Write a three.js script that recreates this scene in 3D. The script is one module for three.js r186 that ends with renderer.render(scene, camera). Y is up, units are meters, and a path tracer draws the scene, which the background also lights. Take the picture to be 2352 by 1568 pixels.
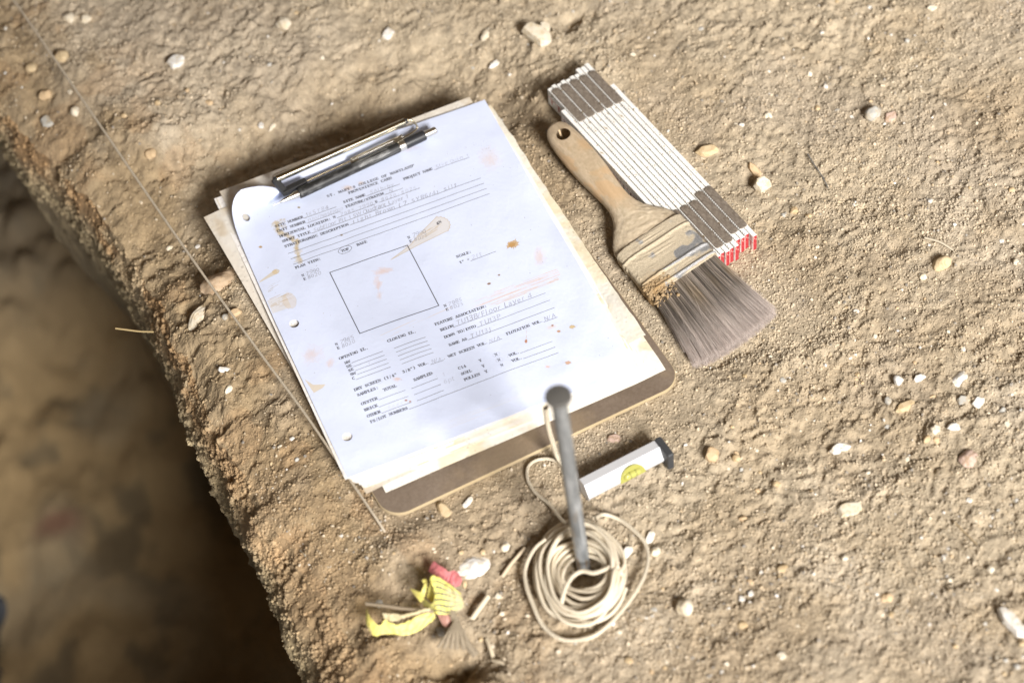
import * as THREE from 'three';
import { mergeGeometries, mergeVertices, toCreasedNormals } from 'three/addons/utils/BufferGeometryUtils.js';
import { RoundedBoxGeometry } from 'three/addons/geometries/RoundedBoxGeometry.js';
import { ConvexGeometry } from 'three/addons/geometries/ConvexGeometry.js';
import { Brush, Evaluator, SUBTRACTION } from 'three-bvh-csg';

// ---------------------------------------------------------------- camera, sky, sun, exposure
// World: x runs along the top edge of the form, z down its left edge, y is up; metres.
const scene = new THREE.Scene();
const camera = new THREE.PerspectiveCamera(14.992, 1024 / 682, 0.05, 60);
camera.filmGauge = 36;
const EYE = new THREE.Vector3(-0.1957, 1.4528, 1.2795);
const FWD = new THREE.Vector3(0.18764791, -0.79159726, -0.58151701);
const RIGHT = new THREE.Vector3(0.92056947, -0.06473491, 0.3851769);
const DOWN = new THREE.Vector3(-0.34254943, -0.60760445, 0.7165729);
camera.position.copy(EYE);
camera.up.copy(DOWN).negate();
camera.lookAt(EYE.clone().add(FWD));
camera.updateMatrixWorld(true);
camera.focus = 1.848;
camera.userData.fStop = 4.0;

const renderer = new THREE.WebGLRenderer({ antialias: true });
renderer.setSize(1024, 682);
renderer.toneMapping = THREE.LinearToneMapping;
renderer.toneMappingExposure = 1.47;
renderer.shadowMap.enabled = true;

const SUN_DIR = new THREE.Vector3(0.10, 0.56, 0.83).normalize();
{
  // an even overcast sky, a little brighter overhead
  const W = 256, H = 128, data = new Float32Array(W * H * 4);
  for (let j = 0; j < H; j++) {
    const s = Math.sin(((j + 0.5) / H - 0.5) * Math.PI), k = s > 0 ? (0.75 + 0.5 * s) : 0.5;
    for (let i = 0; i < W; i++) data.set([0.98 * k, 0.99 * k, 1.0 * k, 1], (j * W + i) * 4);
  }
  const sky = new THREE.DataTexture(data, W, H, THREE.RGBAFormat, THREE.FloatType);
  sky.mapping = THREE.EquirectangularReflectionMapping;
  sky.magFilter = THREE.LinearFilter;
  sky.needsUpdate = true;
  scene.background = sky;
  scene.environment = sky;
  scene.environmentIntensity = 0.30;
  scene.backgroundIntensity = 0.30;
}
const sun = new THREE.DirectionalLight(new THREE.Color(1.0, 0.965, 0.93), 5.0);
sun.name = 'sun';
sun.position.copy(SUN_DIR).multiplyScalar(6);
sun.castShadow = true;
sun.shadow.radius = 34;
sun.shadow.mapSize.set(4096, 4096);
Object.assign(sun.shadow.camera, { left: -2, right: 2, top: 2, bottom: -2, near: 0.5, far: 14 });
scene.add(sun, sun.target);

// ---------------------------------------------------------------- helpers
const V = (x, y, z) => new THREE.Vector3(x, y, z);
// the point at height y on the line of sight through a place of the photograph (2352 pixels wide)
function at(px, py, y = 0) {
  const d = FWD.clone().addScaledVector(RIGHT, (px - 1176) / 5958.6).addScaledVector(DOWN, (py - 784.1) / 5958.6);
  return EYE.clone().addScaledVector(d, (y - EYE.y) / d.y);
}
function rng(seed) {
  let s = seed | 0;
  return () => { s = (s + 0x6d2b79f5) | 0; let t = Math.imul(s ^ (s >>> 15), 1 | s); t = (t + Math.imul(t ^ (t >>> 7), 61 | t)) ^ t; return ((t ^ (t >>> 14)) >>> 0) / 4294967296; };
}
const clamp = (x, a = 0, b = 1) => Math.min(b, Math.max(a, x));
const lerp = (a, b, t) => a + (b - a) * t;
const smooth = (a, b, x) => { const t = clamp((x - a) / (b - a)); return t * t * (3 - 2 * t); };
function hash(i, j, k = 0) {
  let h = Math.imul(i, 374761393) ^ Math.imul(j, 668265263) ^ Math.imul(k, 1442695041);
  h = Math.imul(h ^ (h >>> 13), 1274126177);
  h = Math.imul(h ^ (h >>> 16), 2246822519);
  return ((h ^ (h >>> 15)) >>> 0) / 4294967296;
}
function noise2(x, y, k = 0) {      // value noise, -1..1
  const i = Math.floor(x), j = Math.floor(y), u = x - i, v = y - j;
  const a = u * u * u * (u * (u * 6 - 15) + 10), b = v * v * v * (v * (v * 6 - 15) + 10);
  return 2 * lerp(lerp(hash(i, j, k), hash(i + 1, j, k), a), lerp(hash(i, j + 1, k), hash(i + 1, j + 1, k), a), b) - 1;
}
function fbm(x, y, n, k = 0, gain = 0.5) {
  let s = 0, a = 1;
  for (let o = 0; o < n; o++, a *= gain) { s += a * noise2(x, y, k + o); const t = x; x = 1.62 * x + 1.21 * y + 7.1; y = 1.62 * y - 1.21 * t + 3.7; }
  return s;
}
function cells(x, y, k = 0) {       // distances to the nearest and second nearest of scattered points
  const i = Math.floor(x), j = Math.floor(y);
  let a = 9, b = 9, id = 0;
  for (let m = -1; m <= 1; m++) for (let n = -1; n <= 1; n++) {
    const dx = i + m + hash(i + m, j + n, k) - x, dy = j + n + hash(i + m, j + n, k + 91) - y, d = dx * dx + dy * dy;
    if (d < a) { b = a; a = d; id = hash(i + m, j + n, k + 47); } else if (d < b) b = d;
  }
  return [Math.sqrt(a), Math.sqrt(b), id];
}
function lut(points) {              // piecewise linear function through [x, y] pairs
  return (x) => {
    if (x <= points[0][0]) return points[0][1];
    for (let i = 1; i < points.length; i++) if (x <= points[i][0]) {
      const t = (x - points[i - 1][0]) / (points[i][0] - points[i - 1][0]);
      return lerp(points[i - 1][1], points[i][1], t);
    }
    return points[points.length - 1][1];
  };
}
const used = {};
function numbered(name) { const n = used[name] = (used[name] ?? -1) + 1; return n ? `${name}_${String(n).padStart(3, '0')}` : name; }
function tag(o, label, category, group) { o.userData = { label, category }; if (group) o.userData.group = group; return o; }
function shade(o) { o.traverse((c) => { if (c.isMesh) { c.castShadow = true; c.receiveShadow = true; } }); return o; }
function mesh(name, geometry, material, parent = scene) {
  const m = new THREE.Mesh(geometry, material);
  m.name = parent === scene ? numbered(name) : name;
  m.castShadow = m.receiveShadow = true;
  parent.add(m);
  return m;
}
function thing(name, label, category, position = V(0, 0, 0), group) {
  const g = new THREE.Group();
  g.name = numbered(name);
  g.position.copy(position);
  scene.add(g);
  return tag(g, label, category, group);
}
function struct(name, geometry, material) { const m = mesh(name, geometry, material); m.userData.kind = 'structure'; return m; }
// a grid of (nu + 1) x (nv + 1) points; f(u, v) gives [x, y, z] and, if it likes, uv and colour
function grid(nu, nv, f, { skip, flip = false } = {}) {
  const n = (nu + 1) * (nv + 1), pos = new Float32Array(n * 3), uv = new Float32Array(n * 2);
  let col = null;
  for (let j = 0, p = 0; j <= nv; j++) for (let i = 0; i <= nu; i++, p++) {
    const r = f(i, j);
    pos.set([r[0], r[1], r[2]], p * 3);
    uv.set(r[3] ?? [r[0], r[2]], p * 2);
    if (r[4]) { col ??= new Float32Array(n * 3); col.set(r[4], p * 3); }
  }
  const index = [];
  for (let j = 0; j < nv; j++) for (let i = 0; i < nu; i++) {
    if (skip?.(i, j)) continue;
    const a = j * (nu + 1) + i, b = a + 1, c = a + nu + 1, d = c + 1;
    if (flip) index.push(a, b, c, b, d, c); else index.push(a, c, b, b, c, d);
  }
  const g = new THREE.BufferGeometry();
  g.setAttribute('position', new THREE.BufferAttribute(pos, 3));
  g.setAttribute('uv', new THREE.BufferAttribute(uv, 2));
  if (col) g.setAttribute('color', new THREE.BufferAttribute(col, 3));
  g.setIndex(new THREE.BufferAttribute(new Uint32Array(index), 1));
  g.computeVertexNormals();
  return g;
}
function texture(w, h, f, { srgb = false, repeat = true } = {}) {   // f(x, y) gives [r, g, b] or a single value, 0..1
  const d = new Uint8Array(w * h * 4);
  for (let y = 0, p = 0; y < h; y++) for (let x = 0; x < w; x++, p += 4) {
    const c = f(x / w, y / h), v = Array.isArray(c) ? c : [c, c, c];
    d[p] = clamp(v[0]) * 255; d[p + 1] = clamp(v[1]) * 255; d[p + 2] = clamp(v[2]) * 255; d[p + 3] = 255;
  }
  const t = new THREE.DataTexture(d, w, h);
  if (srgb) t.colorSpace = THREE.SRGBColorSpace;
  if (repeat) t.wrapS = t.wrapT = THREE.RepeatWrapping;
  t.magFilter = THREE.LinearFilter;
  t.needsUpdate = true;
  return t;
}
const wrapNoise = (x, y, n, k) => {           // value noise that repeats over the unit square, n cells a side
  x *= n; y *= n;
  const i = Math.floor(x), j = Math.floor(y), u = x - i, v = y - j, a = u * u * (3 - 2 * u), b = v * v * (3 - 2 * v), w = (q) => ((q % n) + n) % n;
  return lerp(lerp(hash(w(i), w(j), k), hash(w(i + 1), w(j), k), a), lerp(hash(w(i), w(j + 1), k), hash(w(i + 1), w(j + 1), k), a), b);
};
function tube(points, radius, { seg = points.length * 6, sides = 8, closed = false, flat } = {}) {
  const c = new THREE.CatmullRomCurve3(points, closed, 'centripetal');
  return new THREE.TubeGeometry(c, seg, radius, sides, closed);
}
function rod(a, b, ra, rb = ra, sides = 20, open = false) {         // a tapered rod from point a to point b
  const d = b.clone().sub(a), g = new THREE.CylinderGeometry(rb, ra, d.length(), sides, 1, open);
  g.translate(0, d.length() / 2, 0);
  g.applyQuaternion(new THREE.Quaternion().setFromUnitVectors(V(0, 1, 0), d.clone().normalize()));
  g.translate(a.x, a.y, a.z);
  return g;
}
const plain = (r, g, b, roughness = 0.9, more = {}) => new THREE.MeshStandardMaterial({ color: new THREE.Color().setRGB(r, g, b), roughness, ...more });

// ---------------------------------------------------------------- the ground and the trench
const SOIL = [0.60, 0.502, 0.360];
const creaseX = lut([[-0.6, -0.16], [-0.30, -0.135], [-0.168, -0.117], [-0.118, -0.096], [-0.075, -0.088], [0, -0.073], [0.04, -0.068], [0.11, -0.067], [0.173, -0.066], [0.22, -0.064], [0.259, -0.058], [0.309, -0.050], [0.358, -0.043], [0.424, -0.038], [0.6, -0.036], [1.0, -0.05]]);
const lipX = lut([[-0.6, -0.17], [-0.30, -0.140], [-0.168, -0.121], [-0.118, -0.101], [-0.067, -0.089], [0.02, -0.0790], [0.09, -0.0765], [0.125, -0.0785], [0.16, -0.0785], [0.188, -0.077], [0.238, -0.0725], [0.31, -0.071], [0.383, -0.073], [0.6, -0.08], [1.0, -0.09]]);
const edgeX = (z) => {
  const zz = clamp(z, -1.3, 0.95);
  return creaseX(zz) + 0.0035 * noise2(zz * 42, 3.3, 5) + 0.0022 * noise2(zz * 110, 8.3, 6) + 0.0012 * noise2(zz * 260, 1.1, 7);
};
// how far a place lies inside the level patch on which the things stand (0 outside, 1 inside)
function levelled(x, z) {
  const board = smooth(0.03, -0.005, Math.max(Math.abs(x - 0.115) - 0.118, Math.abs(z - 0.155) - 0.165));
  const rule = smooth(0.03, -0.005, Math.max(Math.abs(x - 0.300) - 0.048, Math.abs(z - 0.16) - 0.13));
  return Math.max(board, rule * 0.8);
}
const HOLLOWS = [        // [x, z, radius x, radius z, depth]
  [...xz(1310, 45), 0.014, 0.010, 0.009], [...xz(1790, 1530), 0.0, 0.0, 0.0],
  [...xz(1790, 1540), 0.001, 0.001, 0],
];
function xz(px, py) { const p = at(px, py, 0); return [p.x, p.z]; }
HOLLOWS.length = 0;
for (const [px, py, rx, rz, d] of [
  [1312, 40, 16, 11, 9], [1225, 60, 14, 9, 3], [1052, 1512, 21, 19, 22], [430, 700, 10, 16, 6], [1722, 408, 7, 6, 4], [2060, 575, 12, 6, 3], [875, 1400, 10, 14, 8],
  [1085, 1390, 8, 16, 3], [1270, 640, 0.1, 0.1, 0], [1640, 830, 22, 8, 3.5], [1710, 800, 16, 6, 3], [1905, 880, 14, 5, 3], [2010, 790, 10, 6, 2.5], [1310, 370, 12, 9, 4], [880, 130, 20, 9, 3], [540, 190, 18, 10, 3], [1000, 470, 1, 1, 0],
]) { const p = at(px, py, 0); HOLLOWS.push([p.x, p.z, rx / 1000, rz / 1000, d / 1000]); }
const MOUNDS = [];
for (const [px, py, rx, rz, h] of [[900, 1290, 24, 18, 7], [960, 1215, 26, 14, 6], [860, 1480, 18, 20, 6], [1010, 1420, 9, 9, 2], [1560, 880, 10, 5, 4], [1840, 560, 22, 12, 3], [1180, 560, 2, 2, 0], [250, 300, 16, 14, 5], [170, 160, 18, 12, 4], [1700, 470, 14, 8, 4]]) { const p = at(px, py, 0); MOUNDS.push([p.x, p.z, rx / 1000, rz / 1000, h / 1000]); }

function ground(x, z) {
  const w = x - edgeX(z), lv = levelled(x, z);
  const dx = x + 0.004 * noise2(x * 60, z * 60, 31), dz = z + 0.004 * noise2(x * 60 + 9, z * 60, 32);
  const rough = 0.30 + 0.70 * smooth(-0.35, 0.55, fbm(x * 11, z * 11, 2, 44));          // some patches are trodden smooth
  const near = smooth(0.11, 0.03, w) ;                                              // the silty bank along the trench
  let y = 0.0045 * fbm(x * 7, z * 7, 3, 1) * (1 - 0.8 * lv);
  // low ridges and scrape marks
  const r = 1 - Math.abs(noise2(dx * 34 + 0.6 * dz * 34, dz * 52 - 0.3 * dx * 40, 12));
  y += 0.0012 * (r * r * r - 0.35) * rough * (1 - 0.5 * lv);
  // clods
  const c1 = cells(dx * 62, dz * 62, 2), b1 = Math.max(0, 1 - c1[0] * 1.5);
  y += (c1[2] > 0.6 ? 0.0036 * (c1[2] - 0.4) : 0.0003) * smooth(0, 0.55, b1) * rough * (1 - 0.55 * lv);
  const c2 = cells(dx * 170, dz * 170, 3), b2 = Math.max(0, 1 - c2[0] * 1.35);
  y += 0.0017 * c2[2] * smooth(0, 0.6, b2) * rough;
  const c3 = cells(x * 400, z * 400, 4);
  y += 0.0011 * c3[2] * Math.max(0, 1 - c3[0] * 1.2) * (1 - 0.35 * near);
  y += 0.0010 * fbm(dx * 170, dz * 170, 3, 61) + 0.0011 * fbm(dx * 45, dz * 45, 2, 66) * rough;
  // short cracks
  const k = Math.abs(noise2(dx * 26, dz * 26, 71)), km = smooth(0.25, 0.6, noise2(x * 12 + 5, z * 12, 72));
  y -= 0.0018 * smooth(0.03, 0.0, k) * km;
  for (const [a, b, rx, rz, d] of HOLLOWS) { const q = ((x - a) / rx) ** 2 + ((z - b) / rz) ** 2; if (q < 5) y -= d * Math.exp(-q * 1.1) * (1 + 0.25 * noise2(x * 180, z * 180, 77)); }
  for (const [a, b, rx, rz, d] of MOUNDS) { const q = ((x - a) / rx) ** 2 + ((z - b) / rz) ** 2; if (q < 5) y += d * Math.exp(-q); }
  // the bank falls towards the trench and its lip is broken off
  y -= 0.016 * Math.pow(smooth(0.075, 0, w), 1.6) + 0.0065 * smooth(0.014, 0, w);
  y += 0.0030 * fbm(x * 36, z * 22, 3, 81) * near;
  y -= 0.0012;
  y = lerp(y, Math.min(y, -0.0003) * 0.75, lv);
  // the soil drops away under the clip end of the board
  const t = clamp((x + 0.022) / 0.232), e = Math.hypot(x - (-0.022 + 0.232 * t), (z - (-0.012 - 0.016 * t)) * 0.95);
  return y - 0.0175 * smooth(0.085, 0.018, e + 0.010 * noise2(x * 30, z * 30, 83) + 0.004 * noise2(x * 90, z * 90, 84));
}
// the soil's own colour: paler dusty patches, ochre and rusty earth along the lip, greyer silt
function soilColour(x, z, y, deep = 0) {
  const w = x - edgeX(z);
  let c = [...SOIL];
  const mixTo = (t, k) => { for (let i = 0; i < 3; i++) c[i] = lerp(c[i], t[i], k); };
  mixTo([0.68, 0.585, 0.45], 0.6 * smooth(-0.2, 0.7, fbm(x * 8, z * 8, 3, 21)));
  mixTo([0.50, 0.39, 0.25], 0.45 * smooth(0.1, 0.8, fbm(x * 14, z * 14, 3, 22)));
  mixTo([0.54, 0.455, 0.345], 0.5 * smooth(0.2, 0.8, fbm(x * 11 + 4, z * 11, 3, 23)));
  mixTo([0.42, 0.315, 0.19], 0.6 * smooth(-0.1, 0.7, fbm(x * 5 + 2, z * 5 + 1, 2, 29)));
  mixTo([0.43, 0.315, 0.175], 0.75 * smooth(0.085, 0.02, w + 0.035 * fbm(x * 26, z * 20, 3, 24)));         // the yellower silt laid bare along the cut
  const lip = smooth(0.06, 0.0, w) * smooth(-0.35, 0.25, fbm(x * 30, z * 24, 3, 25));
  mixTo([0.50, 0.33, 0.18], 0.30 * lip * (1 - deep) * smooth(0.12, 0.3, z));
  const rust = smooth(0.36, 0.62, fbm(x * 38, z * 38, 2, 26) ) * smooth(0.16, 0.05, w);
  mixTo([0.52, 0.34, 0.18], 0.35 * rust);
  const g = 0.90 + 0.16 * noise2(x * 210, z * 210, 27) + 0.10 * noise2(x * 540, z * 540, 28);
  return c.map((v) => v * g);
}
const soilGrain = texture(1024, 1024, (x, y) => {
  const n = 0.55 * wrapNoise(x, y, 32, 1) + 0.5 * wrapNoise(x, y, 96, 2) + 0.5 * wrapNoise(x, y, 260, 3) + 0.6 * wrapNoise(x, y, 512, 4);
  let v = 0.74 + 0.13 * (n - 1.07);
  const s = wrapNoise(x, y, 330, 9), t = wrapNoise(x, y, 410, 10);
  const pale = smooth(0.90, 0.97, s), dark = smooth(0.90, 0.98, t);
  v += 0.10 * pale - 0.16 * dark;
  return [v * 1.0, v * 0.985, v * 0.965 + 0.02 * pale];
}, { srgb: false });
const soilBump = texture(1024, 1024, (x, y) => 0.22 * wrapNoise(x, y, 90, 11) + 0.30 * wrapNoise(x, y, 200, 12) + 0.30 * wrapNoise(x, y, 400, 13) + 0.18 * wrapNoise(x, y, 512, 14));
soilGrain.repeat.set(4.2, 4.2); soilBump.repeat.set(3.7, 3.7);
const soilM = new THREE.MeshStandardMaterial({ color: new THREE.Color().setRGB(1.33, 1.33, 1.33), map: soilGrain, bumpMap: soilBump, bumpScale: 0.0011, roughness: 1, vertexColors: true });
soilM.color.setRGB(1, 1, 1);

// spacing that is fine where the camera looks and coarser beyond
function spaced(ranges) { const out = []; for (const [a, b, n] of ranges) for (let i = 0; i < n; i++) out.push(lerp(a, b, i / n)); out.push(ranges[ranges.length - 1][1]); return out; }
const geom = (a, b, n, p = 2.2) => { const o = []; for (let i = 0; i < n; i++) o.push(a + (b - a) * Math.pow(i / n, p)); return o; };
const zs = [...geom(0.66, 5, 26).reverse().map((v) => v), ].map((v) => 0.66 + 0.66 - v);
const ZS = (() => {
  const far = []; for (let i = 22; i > 0; i--) far.push(-0.33 - 4.6 * Math.pow(i / 22, 2.4));
  const mid = spaced([[-0.33, 0.63, 690]]);
  const nearBy = []; for (let i = 1; i <= 22; i++) nearBy.push(0.63 + 4.4 * Math.pow(i / 22, 2.4));
  return [...far, ...mid, ...nearBy];
})();
const WS = (() => {
  const a = spaced([[0, 0.02, 20], [0.02, 0.60, 410], [0.60, 0.80, 60]]);
  for (let i = 1; i <= 22; i++) a.push(0.80 + 4.4 * Math.pow(i / 22, 2.4));
  return a;
})();
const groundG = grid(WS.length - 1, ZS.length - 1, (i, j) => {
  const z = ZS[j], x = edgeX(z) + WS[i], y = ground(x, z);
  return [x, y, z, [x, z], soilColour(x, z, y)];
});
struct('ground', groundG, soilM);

// the cut face below the lip: it slopes out a little, then drops
const FLOOR = -0.66;
const DS = (() => { const a = spaced([[0, 0.10, 84]]); for (let i = 1; i <= 44; i++) a.push(0.10 + 0.62 * Math.pow(i / 44, 1.35)); return a; })();
const wallZ = ZS.filter((z) => z > -1.4 && z < 1.0);
function wallAt(z, d) {
  const x0 = edgeX(z), y0 = ground(x0 + 1e-6, z);
  const out = Math.max(0.003, x0 - lipX(clamp(z, -1.3, 0.95)));
  const grow = smooth(0, 0.012, d);
  let x = x0 - out * (1 - Math.pow(1 - clamp(d / 0.045), 1.7)) + 0.10 * smooth(0.035, 0.5, d);
  let y = y0 - d;
  const c = cells(z * 150 + 0.4 * noise2(z * 50, d * 50, 3), d * 150, 103), c4 = cells(z * 70 + 0.3 * noise2(z * 90, d * 90, 9), d * 80, 104);
  const n = 0.0030 * fbm(z * 30, d * 40, 3, 101) + 0.0028 * (c4[2] > 0.6 ? smooth(0.7, 0.05, c4[0]) : 0) + 0.0012 * fbm(z * 150, d * 150, 3, 105) + 0.0010 * (0.5 - c[0]) + 0.0008 * (0.5 - cells(z * 330, d * 330, 106)[0]);
  x -= grow * n * (0.5 + 0.5 * smooth(0.05, 0.2, z)) * (1 - 0.6 * smooth(0.1, 0.3, d));
  y += grow * 0.003 * fbm(z * 60, d * 60, 2, 107);
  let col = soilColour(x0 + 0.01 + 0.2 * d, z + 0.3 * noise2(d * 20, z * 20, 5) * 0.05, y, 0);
  const rusty = smooth(-0.35, 0.2, fbm(z * 26, d * 60, 3, 111)) * smooth(0.032, 0.018, d + 0.006 * noise2(z * 60, 3, 113)) * (0.35 + 0.65 * smooth(0.25, 0.1, z));
  col = col.map((v, k) => lerp(v, [0.33, 0.195, 0.085][k], 0.7 * rusty));
  const olive = smooth(0.015, 0.05, d);
  col = col.map((v, k) => lerp(v, [0.36, 0.295, 0.175][k] * (0.9 + 0.25 * noise2(z * 60, d * 60, 112)), 0.75 * olive));
  return [x, y, z, [z + d * 0.2, d], col];
}
const wallG = grid(wallZ.length - 1, DS.length - 1, (i, j) => wallAt(wallZ[i], DS[j]), { flip: true });
struct('trench_wall', wallG, soilM);

function floorY(x, z) {
  const bank = smooth(-0.12, -0.55, z);                                  // loose spoil heaped at the far end
  let y = FLOOR + 0.16 * bank * (0.75 + 0.25 * noise2(x * 5, z * 5, 131));
  y += 0.016 * fbm(x * 6, z * 6, 3, 132);
  const c = cells(x * 22, z * 22, 133), c2 = cells(x * 48, z * 48, 134);
  y += (0.003 + 0.016 * bank) * smooth(0.75, 0.1, c[0]) * c[2] + (0.004 + 0.008 * bank) * smooth(0.7, 0, c2[0]) * c2[2];
  const step = smooth(-0.225, -0.205, z + 0.25 * (x + 0.2) + 0.02 * noise2(x * 20, z * 20, 139));
  return y - 0.025 * step;
}
const floorG = grid(190, 300, (i, j) => {
  const x = lerp(-0.96, 0.10, i / 190), z = lerp(-1.45, 1.02, j / 300), y = floorY(x, z);
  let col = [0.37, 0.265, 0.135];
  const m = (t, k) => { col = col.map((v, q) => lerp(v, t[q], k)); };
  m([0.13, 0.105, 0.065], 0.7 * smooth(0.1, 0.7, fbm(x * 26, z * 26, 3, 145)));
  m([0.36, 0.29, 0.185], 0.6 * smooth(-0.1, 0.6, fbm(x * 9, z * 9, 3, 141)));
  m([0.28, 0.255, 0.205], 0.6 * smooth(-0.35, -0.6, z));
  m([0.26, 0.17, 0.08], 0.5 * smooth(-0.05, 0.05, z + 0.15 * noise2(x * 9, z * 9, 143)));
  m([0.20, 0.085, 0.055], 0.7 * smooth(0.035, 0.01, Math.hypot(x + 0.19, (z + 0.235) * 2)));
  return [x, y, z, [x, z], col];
});
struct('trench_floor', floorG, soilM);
const side = (f, n = 60, m = 30) => grid(n, m, f);
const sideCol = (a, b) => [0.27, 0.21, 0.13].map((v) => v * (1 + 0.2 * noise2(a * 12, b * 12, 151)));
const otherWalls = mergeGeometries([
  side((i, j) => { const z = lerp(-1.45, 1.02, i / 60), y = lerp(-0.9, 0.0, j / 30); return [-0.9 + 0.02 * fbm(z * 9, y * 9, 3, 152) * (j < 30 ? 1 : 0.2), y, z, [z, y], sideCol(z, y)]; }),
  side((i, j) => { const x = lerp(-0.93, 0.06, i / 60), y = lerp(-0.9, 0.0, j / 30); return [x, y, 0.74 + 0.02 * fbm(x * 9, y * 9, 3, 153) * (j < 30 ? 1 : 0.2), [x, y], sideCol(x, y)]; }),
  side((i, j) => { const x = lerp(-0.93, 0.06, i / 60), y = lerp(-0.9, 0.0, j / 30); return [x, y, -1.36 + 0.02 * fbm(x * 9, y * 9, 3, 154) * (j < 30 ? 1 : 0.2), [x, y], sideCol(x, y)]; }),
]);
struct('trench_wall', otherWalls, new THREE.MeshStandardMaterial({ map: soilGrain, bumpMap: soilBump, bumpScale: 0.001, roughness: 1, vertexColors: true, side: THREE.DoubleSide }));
const bank = (x0, x1, z0, z1) => grid(40, 40, (i, j) => { const z = lerp(z0, z1, j / 40); const e = typeof x1 === 'function' ? x1(z) : x1, x = lerp(x0, e, i / 40); return [x, 0.004 * fbm(x * 6, z * 6, 3, 161) * (i % 40 && j % 40 ? 1 : 0), z, [x, z], soilColour(x, z, 0, 1)]; });
struct('ground', mergeGeometries([bank(-5, -0.9, -4.9, 5), bank(-0.9, (z) => edgeX(z) + 0.001, 0.74, 5), bank(-0.9, (z) => edgeX(z) + 0.001, -4.9, -1.36)]), soilM);

// added roof, out of view, set to block part of the sun and sky
{
  const roofM = new THREE.MeshStandardMaterial({ color: new THREE.Color().setRGB(0.34, 0.255, 0.165), roughness: 0.85 });
  const sh = thing('added_shelter', 'added unseen timber roof on posts that blocks light over the dig', 'added_shelter', V(-0.41, 0, -0.51));
  sh.rotation.y = 0.675;
  for (let i = 0; i < 22; i++) { const b = new THREE.BoxGeometry(0.236, 0.03, 5.2); mesh('plank', b, roofM, sh).position.set(-2.52 + 0.24 * i, 1.80 + (i % 2) * 0.003, 0); }
  for (const z of [-2.3, -0.8, 0.8, 2.5]) mesh('beam', new THREE.BoxGeometry(5.2, 0.06, 0.07), roofM, sh).position.set(0, 1.752, z);
  for (const x of [-2.4, 2.4]) for (const z of [-2.3, 2.3]) mesh('post', new THREE.BoxGeometry(0.10, 2.2, 0.10), roofM, sh).position.set(x, 0.68, z);
}

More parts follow.
